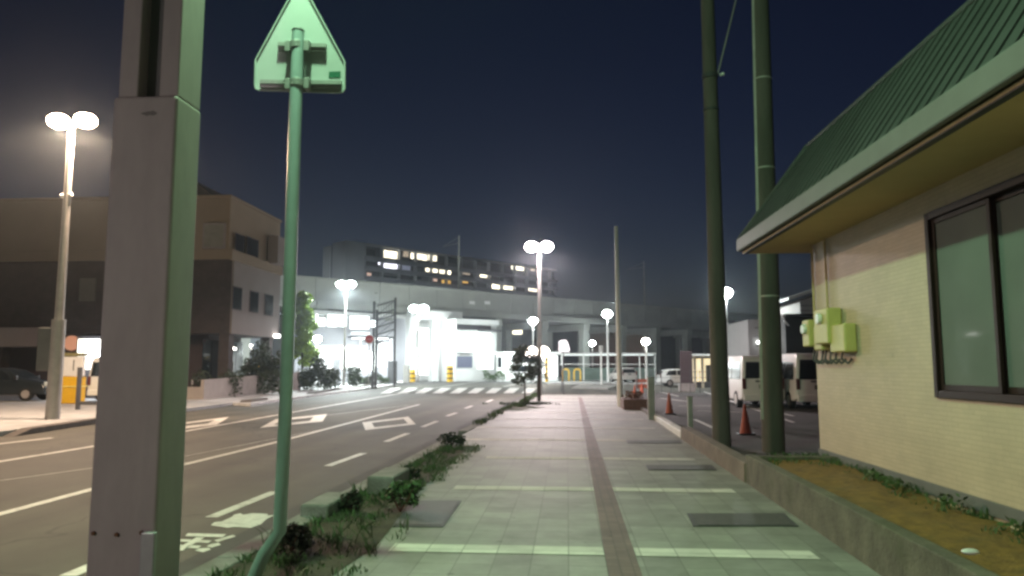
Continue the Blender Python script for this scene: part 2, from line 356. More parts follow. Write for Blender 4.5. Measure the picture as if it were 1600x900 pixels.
for q in ([(250, 398), (700, 410), (660, 445), (220, 432)], [(350, 446), (450, 446), (190, 600), (80, 605)], [(110, 466), (300, 472), (262, 497), (90, 495)],
          [(400, 476), (530, 485), (490, 510), (345, 505)], [(105, 530), (195, 535), (150, 560), (95, 560)], [(262, 540), (410, 545), (370, 575), (222, 572)],
          [(560, 482), (780, 418), (815, 435), (600, 500)], [(520, 525), (610, 510), (640, 535), (530, 565), (470, 550)], [(380, 578), (500, 570), (520, 590), (430, 620), (330, 600)],
          [(75, 750), (120, 735), (125, 745), (95, 760)],
          [(520, 305), (560, 270), (650, 260), (770, 205), (790, 180), (870, 165), (900, 182), (1010, 163), (1185, 172), (1190, 192), (1265, 185), (1170, 235), (1110, 290), (990, 335), (800, 325), (720, 335)]):
    mb.sheet(zs(q))
mb.build('lane_lettering', M_paint, road)
mb = MB()
for i in range(9):
    x = 612 + i * 25.5 + (i * i) * .12
    y0 = 606.3; y1 = 614.6 - i * .06
    sl = 18 - 1.9 * i * .6
    mb.sheet([gp(x - sl, y1, PZ), gp(x - sl + 15.5, y1, PZ), gp(x + 15.5, y0, PZ), gp(x, y0, PZ)])
line_px(mb, [(700, 603.5), (800, 604)], .25)
mb.build('crosswalk', M_paint, road)

# ---- far side pavement and station plaza
fsz = .0
def slab(name, pts, m, z1=0.0, z0=-.2, kind='structure', bevel=0):
    b = [(x, y, z0) for x, y in pts]; return MB().hexa(b, [(x, y, z1) for x, y in pts]).build(name, m, kind=kind, bevel=bevel)
slab('far_sidewalk', [(-60, -40), (far_x(-40), -40), (far_x(20), 20), (far_x(44), 44), (far_x(48) - 2.5, 52), (-60, 60)], M_plaza)
pz = [gp(392, 630.5), gp(490, 616.5), gp(548, 609.5), gp(600, 603.5), gp(640, 595), gp(716, 592), gp(745, 590)]
slab('station_plaza', [(p.x, p.y) for p in pz] + [(-12, 110), (-90, 110), (-60, 60.05)], tiles('plaza_pale_paving', (0.56, 0.56, 0.56), (0.5, 0.5, 0.5), (0.3, 0.3, 0.3), 0.4, 0.4), z1=.004, z0=-.19)
pr = [gp(862, 598.5), gp(960, 601.5), gp(1060, 600)]
slab('far_right_sidewalk', [(-2.0, 74.5), (10, 73), (40, 70), (90, 120), (-5, 120)], M_plaza)
isl = [gp(893, 605), gp(950, 606.5), gp(962, 602), gp(905, 600.5)]
slab('traffic_island', [(p.x, p.y) for p in isl], M_conc, bevel=.03)
# dark kerbs across the road (edges of the far pavement)
def kerb_block(px0, py0, px1, py1, h, wd, label):
    a = gp(px0, py0, RZ); b = gp(px1, py1, RZ); d = b - a
    n = Vector((-d.y, d.x, 0)).normalized() * wd
    if n.x > 0: n = -n
    MB().hexa([a, b, b + n, a + n], [q + Vector((0, 0, h)) for q in (a + d * .12, b - d * .06, b - d * .06 + n, a + d * .12 + n)]).build('kerb', M_dkerb, kind='structure', bevel=.02)
for q in ((72, 671, 480, 618), (390, 633.5, 420, 628.5), (486, 620, 540, 610), (556, 608.5, 595, 602.5), (640, 594.6, 716, 592.6)):
    if q[0] == 72: kerb_block(20, 683, 215, 652, .15, .3, '')
    else: kerb_block(*q, .22, .5, '')
# parking lot at right
slab('parking_lot', [(edge_x(10) + .16, 10.55), (40, 10.55), (40, 46), (4.2, 46), (3.6, 38), (edge_x(24) + .2, 24)], M_lot, z1=-.02)
mb = MB()
for (x0, y0, x1, y1) in ((1085, 655, 1120, 671), (1030, 612, 1060, 619), (1032, 622, 1080, 628), (1100, 612, 1240, 660), (1090, 642, 1160, 644), (1060, 634, 1130, 634.5), (1150, 630, 1240, 650)):
    a = gp(x0, y0, -.015); b = gp(x1, y1, -.015); d = (b - a).normalized(); n = Vector((-d.y, d.x, 0)) * .06
    mb.sheet([a - n, b - n, b + n, a + n])
lot = bpy.data.objects['parking_lot']; mb.build('bay_line', M_paint, lot)
mb = MB()
p = gp(1150, 675, -.015)

# ------------------------------------------------------------------ covers in the sidewalk
def cover(quad, label, name='manhole_cover'):
    g = [gp(x, y, 0) for x, y in quad]; c = sum(g, Vector()) / 4
    t = thing(name, label, 'manhole cover', c, 'iron covers in the sidewalk')
    q = [c + (p - c) for p in g]
    MB().hexa([p + V(0, 0, .001) for p in q], [p + V(0, 0, .008) for p in q]).build('rim', M_dark, t)
    i = [c + (p - c) * .9 for p in g]
    MB().hexa([p + V(0, 0, .0085) for p in i], [p + V(0, 0, .012) for p in i]).build('lid', M_grate, t)
cover([(645, 783), (721, 783), (692, 824), (612, 824)], 'square dark iron cover in the sidewalk beside the weeds')
cover([(1073, 803), (1225, 803), (1248, 823), (1083, 823)], 'wide dark cover in the sidewalk beside the planter wall')
cover([(1009, 727), (1112, 727), (1120, 735), (1013, 735)], 'narrow dark grating in the sidewalk beyond the wide cover')
cover([(978, 688), (1062, 688), (1066, 693), (980, 693)], 'thin dark grating in the sidewalk before the white kerb')

# ------------------------------------------------------------------ big column at left with its lamp
YC = 4.2
xl, xr = pp(152, 574, YC).x, pp(256, 574, YC).x
yb_ = YC + .30
col = thing('lamp_column', 'massive grey steel column with grooved upper part, standing in the kerb weeds', 'column', ((xl + xr) / 2, YC, 0))
ztop = pp(220, 150, YC).z
mb = MB(); mb.hexa([(xl, YC, -.1), (xr, YC, -.1), (xr, yb_, -.1), (xl, yb_, -.1)], [(xl, YC, ztop), (xr, YC, ztop), (xr, yb_, ztop), (xl, yb_, ztop)])
mb.build('lower_casing', M_column, col, bevel=.02, seg=3)
ux0, ux1 = pp(187, 75, YC).x, pp(280, 75, YC).x
g0, g1 = pp(217, 75, YC).x, pp(250, 75, YC).x
HT = 7.0
MB().box(ux0, g0, YC + .015, yb_ - .01, ztop, HT).build('flange', M_column, col, bevel=.008)
MB().box(g1, ux1, YC + .015, yb_ - .01, ztop, HT).build('flange', M_column, col, bevel=.008)
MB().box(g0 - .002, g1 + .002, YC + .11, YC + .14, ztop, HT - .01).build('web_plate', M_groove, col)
MB().box(ux0 - .03, ux1 + .03, YC - .01, yb_ + .02, HT + .002, HT + .05).build('top_cap', M_column, col)
qx = pp(224, 850, YC).x
MB().box(qx, qx + .085, YC - .035, YC - .001, -.1, pp(230, 830, YC).z).build('conduit_cover', M_bracket, col, bevel=.008)
mb = MB()
for px_, py_ in ((147, 833), (183, 835), (222, 832)):
    c = pp(px_, py_, YC); mb.cyl(c, c + V(0, -.012, 0), .012, .012, 8)
mb.build('bolt', M_dry, col)
mb = MB(); c_ = pp(235, 177, YC)
rs_ = random.Random(4)
mb.sheet([V(c_.x + math.cos(a * .3927) * .055 * rs_.uniform(.6, 1.2), YC - .0015, c_.z + math.sin(a * .3927) * .016 * rs_.uniform(.6, 1.3)) for a in range(16)])
mb.build('stain', mat('column_stain', (.16, .14, .14), .8, .2, 30), col)
# mercury lamp on the column, above the frame
GX, GY, GZ = -1.9, 4.66, 6.9
MB().tube([V(-2.45, 4.4, HT + .05), V(-2.4, 4.45, 7.2), V(-2.1, 4.6, 7.25), V(GX, GY, 7.16)], .035).build('lamp_arm', M_galv, col)
hd = MB().ell((GX, GY, GZ + .2), (.3, .3, .16), z0=-.2).build('lamp_head', M_galv, col, smooth=True)
MB().ell((GX, GY, GZ + .13), (.22, .22, .14)).build('lens', emit('mercury_lens', (.62, 1, .66), 25), hd, smooth=True)
lamp('mercury_light', V(GX, GY, GZ - .15) - ORG[col.name], 1500, (.52, 1.0, .54), hd, .1)

# ------------------------------------------------------------------ pentagonal road sign seen from behind
YS = 5.3
st = thing('road_sign', 'pale green pentagonal road sign seen from behind on a bent teal post', 'road sign', (gp(414, 897).x, YS, 0))
ps = [pp(446, 640, YS), pp(437, 830, YS)]
top = pp(466, 48, YS)
base = gp(413, 899); base.y = YS - .05; base.z = -.05
axis = [base, V((base.x + ps[1].x) / 2 + .005, YS - .02, pp(425, 865, YS).z), ps[1], ps[0], top]
mbp = MB()
# smooth tube through the axis
def smooth_tube(mb, pts, r, n=16):
    rings = []
    for i, p in enumerate(pts):
        d = (pts[min(i + 1, len(pts) - 1)] - pts[max(i - 1, 0)]).normalized(); u = Vector((1, 0, 0)); u = (u - d * u.dot(d)).normalized(); w_ = d.cross(u)
        rings.append([p + (u * math.cos(6.28318 * k / n) + w_ * math.sin(6.28318 * k / n)) * r for k in range(n)])
    vs = [v for rg in rings for v in rg]; fs = []
    for i in range(len(pts) - 1):
        for k in range(n):
            q = (k + 1) % n; fs.append((i * n + k, i * n + q, (i + 1) * n + q, (i + 1) * n + k))
    fs.append(tuple(range(n))); fs.append(tuple((len(pts) - 1) * n + k for k in range(n)))
    mb.add(vs, fs)
def bez(pts, k=6):
    out = []
    P = [pts[0]] + pts + [pts[-1]]
    for i in range(1, len(P) - 2):
        for j in range(k):
            t = j / k; p0, p1, p2, p3 = P[i - 1:i + 3]
            out.append(.5 * ((2 * p1) + (p2 - p0) * t + (2 * p0 - 5 * p1 + 4 * p2 - p3) * t * t + (3 * p1 - p0 - 3 * p2 + p3) * t ** 3))
    out.append(pts[-1]); return out
smooth_tube(mbp, [base] + bez(axis[1:3], 1)[:-1] + [ps[1], ps[0], top], .047)
mbp.build('post', M_teal, st, smooth=True)
MB().ell(top + V(0, 0, .0), (.05, .05, .018)).build('post_cap', M_dark, st, smooth=True)
pl = [pp(x, y, YS + .075) for x, y in ((455, -18), (483, -18), (540, 97), (540, 139), (536, 145), (530, 146), (405, 142), (399, 139), (398, 133), (399, 94))]
# rounded apex just above the picture
pl = [pp(462, -16, YS + .075), pp(476, -16, YS + .075), pp(482, -10, YS + .075)] + pl[2:] + [pp(456, -10, YS + .075)]
pan = MB().prism(pl, (0, .006, 0)).build('sign_panel', M_alu, st)
# folded rim behind the face
ce = sum(pl, Vector()) / len(pl); mb = MB()
for i in range(len(pl)):
    a, b = pl[i], pl[(i + 1) % len(pl)]
    if (b - a).length < .001: continue
    ia, ib = a + (ce - a).normalized() * .012, b + (ce - b).normalized() * .012
    mb.prism([a + V(0, -.001, 0), b + V(0, -.001, 0), ib + V(0, -.001, 0), ia + V(0, -.001, 0)], (0, -.01, 0))
mb.build('rim', M_alu, pan)
for (x0, x1, yc) in ((434, 509, 71), (406, 533, 130)):
    a = pp(x0, yc, YS + .05); b = pp(x1, yc + (1.5 if x1 > 520 else 2.5), YS + .05)
    mb = MB()
    for dz0, dz1, o in ((-.035, -.008, .0), (-.004, .006, -.008), (.009, .03, .0)):
        mb.hexa([a + V(0, o, dz0), b + V(0, o, dz0), b + V(0, .02, dz0), a + V(0, .02, dz0)], [a + V(0, o, dz1), b + V(0, o, dz1), b + V(0, .02, dz1), a + V(0, .02, dz1)])
    br = mb.build('bracket_rail', M_bracket, st)
    pc = pp(464, yc, YS); mb = MB()
    mb.cyl(pc + V(0, 0, -.028), pc + V(0, 0, .028), .052, .052, 16)
    for sx in (-1, 1): mb.box(pc.x + sx * .075 - .02, pc.x + sx * .075 + .02, YS - .01, YS + .05, pc.z - .045, pc.z + .04)
    mb.build('clamp', M_bracket, br, bevel=.004)
a = pp(514, 112, YS + .0735); b = pp(532, 121, YS + .0735)
MB().box(a.x, b.x, YS + .072, YS + .0745, b.z, a.z).build('sticker', M_sticker, pan)

# ------------------------------------------------------------------ weeds, planting strip, blocks
rg = random.Random(3)
mb = MB(); mbd = MB()
def strip_pt(y, f): return V(kerb_x(y) + .3 + f, y, .0)
yy = 3.9
while yy < 14.6:
    wdt = 1.05 if yy < 7.6 else .75
    for _ in range(6 if math.sin(yy * 5.1) + math.sin(yy * 2.3) > -.5 else 3):
        f = rg.random() ** 1.6 * wdt
        h = rg.uniform(.03, .12) * (2.2 if rg.random() < .12 else 1)
        if 4.6 < yy < 5.6 and f > .4: h *= .6
        mb.blades(strip_pt(yy + rg.uniform(-.1, .1), f), 9, h, .09, rg, .006)
    yy += .11
for _ in range(80):
    y = rg.uniform(29, YE - .5); mb.blades(V(kerb_x(y) + .3 + rg.random() * .35, y, 0), 8, .2, .12, rg, .02)
for _ in range(70):
    y = rg.uniform(20, 31); mb.blades(V(kerb_x(y) + .12 + rg.random() * .2, y, 0), 6, .16, .1, rg, .015)
tag(mb.build('weeds', M_leaf), 'ragged green weeds growing along the near kerb', 'weeds', kind='stuff')
mb = MB(); s0 = V(kerb_x(3.5) + .165, 3.5, .003)
pts = [(3.2, .8), (5, .9), (6.5, 1.05), (7.6, .95), (9.5, .75), (12, .7), (14.8, .6)]
mb.sheet([V(kerb_x(y) + .265, y, .004) for y, f in pts] + [V(kerb_x(y) + .265 + f * .9, y, .004) for y, f in reversed(pts)])
mb.build('planting_strip', mat('strip_soil', (.038, .036, .02), .95, .5, 6, .8, 30), kind='structure')
def shrub(px, py, r, n, label, m, name='low_shrub', leaf=.032, cat='shrub'):
    p = gp(px, py); t = thing(name, label, cat, p, 'low shrubs in the kerb strip')
    mb = MB(); rgl = random.Random(px)
    for k in range(6): mb.cyl(p, p + V(rgl.uniform(-r, r) * .7, rgl.uniform(-r, r) * .7, r * rgl.uniform(.8, 1.4)), .008, .003, 5)
    mb.build('stem', M_dry, t)
    mb = MB()
    for k in range(7):
        c = p + V(rgl.uniform(-r, r) * .6, rgl.uniform(-r, r) * .6, r * rgl.uniform(.4, 1.2))
        mb.leaves(c, (r * .5, r * .5, r * .4), n // 7, leaf, rgl, 0)
    mb.build('foliage', m, t)
shrub(455, 862, .17, 520, 'dark leafy shrub at the foot of the bent sign post', M_leafd)
shrub(625, 800, .22, 620, 'bright green weed clump beside the square iron cover', M_leaf)
shrub(545, 800, .15, 420, 'dark low shrub between the sign post and concrete block', M_leafd)
shrub(706, 700, .25, 620, 'dark shrub at the far end of the weedy kerb strip', M_leafd)
shrub(640, 752, .16, 420, 'dark shrub just behind the concrete kerb block', M_leafd)
p = gp(603, 772); 
mb = MB(); mb.rbox((p.x - .05, p.y + .35), (KL1 - KL0).xy.to_3d(), .85, .34, -.02, .22)
tag(mb.build('concrete_block', M_kerb, bevel=.025), 'low grey concrete block among the kerb weeds', 'concrete block')
p = gp(520, 806)
tag(MB().rbox((p.x - .15, p.y + .25), (KL1 - KL0).xy.to_3d(), .8, .3, -.02, .14).build('concrete_block', M_kerb, bevel=.025), 'flat grey kerb stone lying next to the bent sign post', 'concrete block')

# ------------------------------------------------------------------ right building
W0 = gp(1282, 712, .3); W1 = gp(1600, 838, .3); W0.z = 0; W1.z = 0
A_ = Vector((.015, -1, 0)).normalized(); Nn = Vector((A_.y, -A_.x, 0))
if Nn.x > 0: Nn = -Nn
def P(s, o, z): return W0 + A_ * s + Nn * o + V(0, 0, z)
def pbox(mb, s0, s1, o0, o1, z0, z1):
    b = [P(s0, o0, z0), P(s1, o0, z0), P(s1, o1, z0), P(s0, o1, z0)]
    return mb.hexa(b, [q + V(0, 0, z1 - z0) for q in b])
def s_of(px, py): return (hit(px, py, W0, Nn) - W0).dot(A_)
hs = thing('tiled_building', 'cream tiled low building with green mansard roof and brown window', 'building', W0)
S_END = 13.0; ZE = 3.32
ws0 = s_of(1455, 450); wsm = s_of(1543, 450); ws1 = ws0 + 2 * (wsm - ws0) + .15
wz0 = hit(1465, 621, W0, Nn).z; wz1 = hit(1453, 333, W0, Nn).z
mb = MB(); T = .25
pbox(mb, 0, ws0, -T, 0, 0, ZE); pbox(mb, ws1, S_END, -T, 0, 0, ZE)
pbox(mb, ws0 + .0005, ws1 - .0005, -T, 0, 0, wz0); pbox(mb, ws0 + .0005, ws1 - .0005, -T, 0, wz1, ZE)
pbox(mb, .001, T, -9, -T - .001, 0, ZE); pbox(mb, S_END - T, S_END - .001, -9, -T - .001, 0, ZE); pbox(mb, T + .001, S_END - T - .001, -9, -9 + T, 0, ZE)
wall_o = mb.build('wall', M_walltile, hs)
mb = MB(); pbox(mb, -.02, S_END, .001, .02, .28, .40); mb.build('base_course', M_fascia, hs)
# window
fr = MB(); fw = .07
pbox(fr, ws0, ws0 + fw, -.1, .035, wz0, wz1); pbox(fr, ws1 - fw, ws1, -.1, .035, wz0, wz1)
pbox(fr, ws0 + fw, ws1 - fw, -.1, .034, wz0, wz0 + fw); pbox(fr, ws0 + fw, ws1 - fw, -.1, .034, wz1 - fw, wz1)
win = fr.build('window', M_brown, hs, bevel=.006)
mb = MB()
mid = (ws0 + ws1) / 2
for a, b, o in ((ws0 + fw + .002, mid + .03, .0), (mid - .03, ws1 - fw - .002, -.05)):
    pbox(mb, a, a + .05, o - .035, o, wz0 + fw, wz1 - fw); pbox(mb, b - .05, b, o - .035, o, wz0 + fw, wz1 - fw)
    pbox(mb, a + .05, b - .05, o - .035, o - .001, wz0 + fw, wz0 + fw + .06); pbox(mb, a + .05, b - .05, o - .035, o - .001, wz1 - fw - .05, wz1 - fw)
mb.build('sash', M_brown, win, bevel=.004)
mb = MB(); pbox(mb, ws0 + fw + .04, mid - .01, -.022, -.016, wz0 + fw + .05, wz1 - fw - .04); pbox(mb, mid + .02, ws1 - fw - .04, -.072, -.066, wz0 + fw + .05, wz1 - fw - .04)
mb.build('pane', M_pane, win)
# roof
OV = .87; SV = -.75
mb = MB(); pbox(mb, SV + .05, S_END + .7, -9.5, OV - .05, ZE + .001, ZE + .03); mb.build('soffit', M_soffit, hs)
mb = MB()
pbox(mb, SV, S_END + .75, OV - .045, OV + .03, ZE + .035, ZE + .24)
pbox(mb, SV, SV + .07, -9.5, OV - .046, ZE + .035, ZE + .24)
mb.build('fascia', M_fascia, hs, bevel=.02)
mb = MB(); pbox(mb, SV + .08, S_END + .75, OV - .12, OV - .05, ZE - .012, ZE); mb.build('gap_shade', M_black, hs)  # black strip put in for the shaded gap beneath the gutter
ZR = 4.78; TI = .03; TS = .12
E = [P(SV + .03, OV - .01, ZE + .22), P(S_END + .7, OV - .01, ZE + .22), P(S_END + .7, -9.5, ZE + .22), P(SV + .03, -9.5, ZE + .22)]
U = [P(TS, TI, ZR), P(S_END, TI, ZR), P(S_END, -9, ZR), P(TS, -9, ZR)]
rf = MB().hexa(E, U).build('roof', M_roof, hs)
mb = MB()
def rib(e, u):
    d = (u - e); k = .018
    mb.prism([e + A_ * -k, e + A_ * k, u + A_ * k, u + A_ * -k], Nn * .014 + V(0, 0, .008))
n_r = 62
for i in range(n_r + 1):
    f = i / n_r; e = E[0].lerp(E[1], f); s_ = SV + (S_END + .7 - SV) * f
    if s_ < TS:
        k = (s_ - SV) / (TS - SV); u = E[0].lerp(U[0], min(1, max(.02, k))); u = V(u.x, u.y, u.z); e2 = e
        rib(e2, V(*(P(s_, OV - .01 + (TI - OV) * k, ZE + .22 + (ZR - ZE - .22) * k))))
    else: rib(e, P(s_, TI, ZR))
mb.build('standing_seam', M_roof, rf)
mb = MB(); mb.tube([E[0] + V(0, 0, .01), U[0] + V(0, 0, .02)], .035); mb.tube([U[0] + V(0, 0, .01), U[1] + V(0, 0, .01)], .035); mb.build('ridge_cap', M_roof, rf)
# meters
mt = thing('meter_box', 'yellowish electric meter boxes on the tiled wall corner with pipes', 'meter box', P(.6, .1, 1.8))
ma = MB(); zc = lambda y, s: hit(1300, y, W0, Nn).z
for (s0, s1, o1, z0, z1) in ((.05, .33, .20, 1.84, 2.22), (.42, .72, .17, 1.78, 2.12), (.55, 1.05, .20, 1.86, 2.33)):
    bx = MB(); pbox(bx, s0, s1, .004, o1, z0, z1); bo = bx.build('meter_housing', M_meter, mt, bevel=.025, seg=3)
    if s0 != .42:
        g = MB(); c = P((s0 + s1) / 2, o1 - .002, z1 - .13); g.cyl(c, c + Nn * .05, .075, .07, 14); g.build('meter_dial', M_meterg, bo, bevel=.01)
bx = MB(); pbox(bx, 1.0, 1.5, .004, .16, 1.74, 2.1); bx.build('meter_housing', M_meter, mt, bevel=.025, seg=3)
mb = MB()
for s_, o_ in ((.10, .03), (.62, .03)): mb.cyl(P(s_, o_, 2.2), P(s_, o_, ZE), .018, .018, 8)
mb.build('conduit', M_soffit, mt)
mb = MB()
for s_ in (.15, .28, .5, .62, .8, 1.0, 1.2):
    mb.tube([P(s_, .06, 1.86), P(s_ + .02, .1, 1.66), P(s_ + .1, .05, 1.6), P(s_ + .12, .01, 1.66)], .014, 6)
mb.build('cable', M_dark, mt)
# planter
pf0 = gp(1200, 780); 
def plx(y): return edge_x(y) + .0
YP = 10.38
t = thing('planter', 'long concrete planter with mossy wall and ochre soil beside tiled building', 'planter', (plx(5), 5, 0))
def lwall(mb, y0, y1, x_off0, x_off1, z0, z1):
    mb.hexa([(plx(y0) + x_off0, y0, z0), (plx(y0) + x_off1, y0, z0), (plx(y1) + x_off1, y1, z0), (plx(y1) + x_off0, y1, z0)], [(plx(y0) + x_off0 + .01, y0, z1), (plx(y0) + x_off1, y0, z1), (plx(y1) + x_off1, y1, z1), (plx(y1) + x_off0 + .01, y1, z1)])
mb = MB(); lwall(mb, -6, YP, 0, .14, -.1, .375); mb.build('front_wall', M_mossy, t, bevel=.012)
mb = MB(); cx = P(0, 0, 0); mb.box(plx(YP) + .141, cx.x + .12, YP - .13, YP + .0, -.1, .365); mb.build('end_wall', M_mossy, t, bevel=.012)
mb = MB(); n = 60; nx = 8; vs = []; fs = []
for i in range(n + 1):
    y = -6 + (YP - .13 + 6) * i / n
    xa = plx(y) + .14; sw_ = (y - W0.y) / A_.y; xb = (W0 + A_ * sw_).x - .01
    for j in range(nx + 1):
        vs.append(V(xa + (xb - xa) * j / nx, y, .30 + rg.uniform(-.015, .015) + .03 * math.sin(j / nx * 3.1) - .085 * min(1, max(0, (10.4 - y) / 5))))
for i in range(n):
    for j in range(nx): fs.append((i * (nx + 1) + j, i * (nx + 1) + j + 1, (i + 1) * (nx + 1) + j + 1, (i + 1) * (nx + 1) + j))
mb.add(vs, fs); mb.build('soil', M_soil, t, smooth=True)
mb = MB()
for _ in range(150):
    s_ = rg.uniform(.2, 8); o_ = .04 + rg.random() ** 2.5 * .35
    mb.blades(P(s_, o_, .31 - .085 * min(1, s_ / 5)), 7, rg.uniform(.05, .13), .06, rg, .007)
for _ in range(40): mb.blades(P(rg.uniform(.1, 1.2), rg.uniform(.1, 1.0), .31), 7, .08, .08, rg, .008)
for (s_, o_) in ((2.3, .2), (2.7, .22), (3.1, .3), (3.9, .2), (5.0, .25)): mb.leaves(P(s_, o_, .36), (.12, .2, .06), 50, .03, rg, 0)
tag(mb.build('planter_weeds', M_leaf), 'small weeds growing in the planter soil along the tiled wall', 'weeds', kind='stuff')
mb = MB(); lwall(mb, YP + .01, 16.6, -.02, .2, -.1, .26); tag(mb.build('low_wall', mat('brown_wall', (.15, .12, .095), .9, .3, 3, .5, 30), bevel=.015), 'low brown concrete wall running on from the planter end', 'wall')
mb = MB(); lwall(mb, 16.62, 22.5, 0, .2, -.1, .14); mb.build('kerb', M_paint, kind='structure', bevel=.02)
mb = MB(); lwall(mb, 22.52, 32, .02, .2, -.1, .10); mb.build('kerb', M_dkerb, kind='structure', bevel=.02)
tag(MB().ell(P(5.9, 1.12, .38), (.055, .035, .02)).build('litter', M_white, smooth=True), 'pale scrap of litter lying on the planter edge', 'litter')

# ------------------------------------------------------------------ utility poles
def upole(px, py, dia, label, htop, lean=0.0, name='utility_pole', m=M_pole, grp='utility poles'):
    p = gp(px, py, -.02); t = thing(name, label, 'utility pole', p, grp)
    MB().cyl(p, p + V(lean, 0, htop), dia / 2, dia / 2 * .66, 20).build('shaft', m, t, smooth=True)
    return t, p
t1, p1 = upole(1128, 697, .37, 'thick mossy concrete utility pole with a guy wire, nearer the street', 13, -.03)
zb = pp(1117, 120, p1.y).z; c = p1 + V(-.02, -.02, zb)
MB().cyl(V(c.x, c.y, zb - .05), V(c.x, c.y, zb + .05), .165, .165, 18).build('clamp_band', M_dark, t1); MB().cyl(V(c.x, c.y, zb - .75), V(c.x, c.y, zb - .71), .168, .168, 18).build('clamp_band', M_dark, t1)
mb = MB(); mb.tube([V(c.x + .15, c.y, zb), V(c.x + 1.2, c.y + 1.0, zb + 3.6)], .018, 6); mb.build('guy_wire', M_galv, t1)
mb = MB(); q = V(c.x + .2, c.y - .02, zb + .02); mb.cyl(q, q + V(.08, 0, .03), .03, .04, 8); mb.build('insulator', M_white, t1)
t2, p2 = upole(1209, 706, .42, 'concrete utility pole with cables on its side beside the tiled building', 13, .10)
mb = MB()
for k, (dx, r) in enumerate(((-.17, .03), (-.205, .015))): mb.cyl(p2 + V(dx - .01, -.05, .6), p2 + V(dx + .15, -.05, 12), r, r, 8)
mb.build('conduit', M_galv, t2)
for z in (2.9, 5.4, 7.2): mb = MB().cyl(p2 + V(.0077 * z, 0, z), p2 + V(.0077 * z, 0, z + .03), .21 - .0045 * z, .21 - .0045 * z, 18).build('strap', M_galv, t2)
t3, p3 = upole(969, 636, .23, 'slim pale steel pole beyond the sidewalk end, leaning slightly', 7.3, -.05, 'steel_pole', M_white)
# ------------------------------------------------------------------ street lamps
def street_lamp(name, label, H, heads, col, power, cat='street lamp', rl=.26, pole_r=.10, lens_e=30, sleeve=3.0, group='double headed street lamps', flat=.55, pm=None, spot=0):
    t = thing(name, label, cat, (0, 0, 0), group)
    mb = MB(); mb.cyl((0, 0, -.05), (0, 0, H - .1), pole_r, pole_r * .62, 14); mb.build('pole', pm or M_galv, t, smooth=True, local=True)
    if sleeve:
        MB().cyl((0, 0, -.05), (0, 0, sleeve), pole_r * 1.35, pole_r * 1.3, 14).build('sleeve', pm or M_galv, t, smooth=True, local=True)
    lm = emit('lens_%.2f_%.2f_%.2f' % col + '_%d' % lens_e, col, lens_e)
    for k, dx in enumerate(heads):
        if abs(dx) > .05:
            MB().tube([V(0, 0, H - .35), V(dx * .6, 0, H - .12), V(dx, 0, H + .02)], .035, 8).build('arm', pm or M_galv, t, local=True)
        h = MB().ell((dx, 0, H + .04), (rl * .8, rl * .8, rl * flat * .8), z0=.1).build('lamp_head', M_galv, t, smooth=True, local=True)
        MB().ell((dx, 0, H - .02), (rl, rl, rl * flat)).build('lens', lm, h, smooth=True, local=True)  # lens enlarged so its glow takes in the bloom around the lamp
        lamp('lamp_light', (dx, 0, H - rl * flat - .12), power, col, h, .1, spot)
    return t
pA = gp(82, 655); WARM = (1.0, .72, .50); PINK = (1.0, .84, .85); COOL = (.9, 1.0, .98)
HA = pp(112, 188, pA.y).z
lA = street_lamp('street_lamp', 'double headed warm street lamp with control box across the road', HA, (-.44, .44), WARM, 4400, spot=164, pole_r=.15, rl=.33, flat=.7, lens_e=120)
# repeat of the same lamp further back along the far kerb, behind the viewer
lA.location = pA
MB().box(-.55, -.06, -.15, .15, 1.45, 2.75).build('control_box', M_fascia, lA, bevel=.03, local=True)
MB().cyl((-.2, 0, 6.85), (.15, 0, 6.9), .07, .07, 8).build('photocell', M_white, lA, local=True)
pB = gp(537, 603); lB = street_lamp('street_lamp', 'double headed white street lamp before the bright station windows', pp(540, 444, pB.y).z, (-.42, .42), COOL, 9000, spot=177, lens_e=60, rl=.42, flat=.7); lB.location = pB
pC = V(pp(653, 574, 78).x, 78, 0); lC = street_lamp('street_lamp', 'double headed white street lamp at the station entrance', pp(652, 482, 78).z, (-.5, .5), COOL, 1500, spot=165, lens_e=40, rl=.55, flat=.7); lC.location = pC
pD = V(pp(843, 574, 40.8).x, 40.8, 0); lD = street_lamp('street_lamp', 'double headed pinkish street lamp at the far end of the sidewalk', pp(843, 385, 40.8).z, (-.42, .42), PINK, 4500, lens_e=150, rl=.36, flat=.78, spot=170)
lZ = dup(lD, (-14.0, -13, 0), 'double headed street lamp behind the viewpoint on the far kerb')
for c_ in lZ.children_recursive:
    if c_.type == 'LIGHT': c_.data = c_.data.copy(); c_.data.energy = 2000; c_.data.color = (1, .89, .82)
lD.location = pD
def single(px, py, Y, label, power, col=COOL, rl=.35, name='post_lamp', pr=.07, flat=.8):
    l = street_lamp(name, label, pp(px, py, Y).z, (0,), col, power, rl=rl, pole_r=pr, lens_e=120, sleeve=0, group='single headed post lamps', flat=flat, pm=M_white)
    l.location = V(pp(px, 574, Y).x, Y, -.02); return l
single(950, 490, 80, 'single white post lamp left of the slim steel pole top', 1900, rl=.5, pr=.14)
single(1138, 457, 60, 'tall bright post lamp behind the mossy utility pole', 2600, rl=.5, pr=.07)
single(1010, 533, 70, 'short post lamp beside the fenced car park', 350, rl=.36, pr=.12, col=(1, .97, .88))
single(926, 536, 105, 'small distant post lamp under the viaduct', 400, rl=.4)
single(833, 501, 78, 'post lamp in front of the viaduct pier behind the young tree', 1300, rl=.45, pr=.08)
single(495, 529, 66, 'globe lamp below the lit station windows', 200, rl=.36)
lF = [o for o in bpy.data.objects if o.get('label', '').startswith('tall bright post lamp')][0]
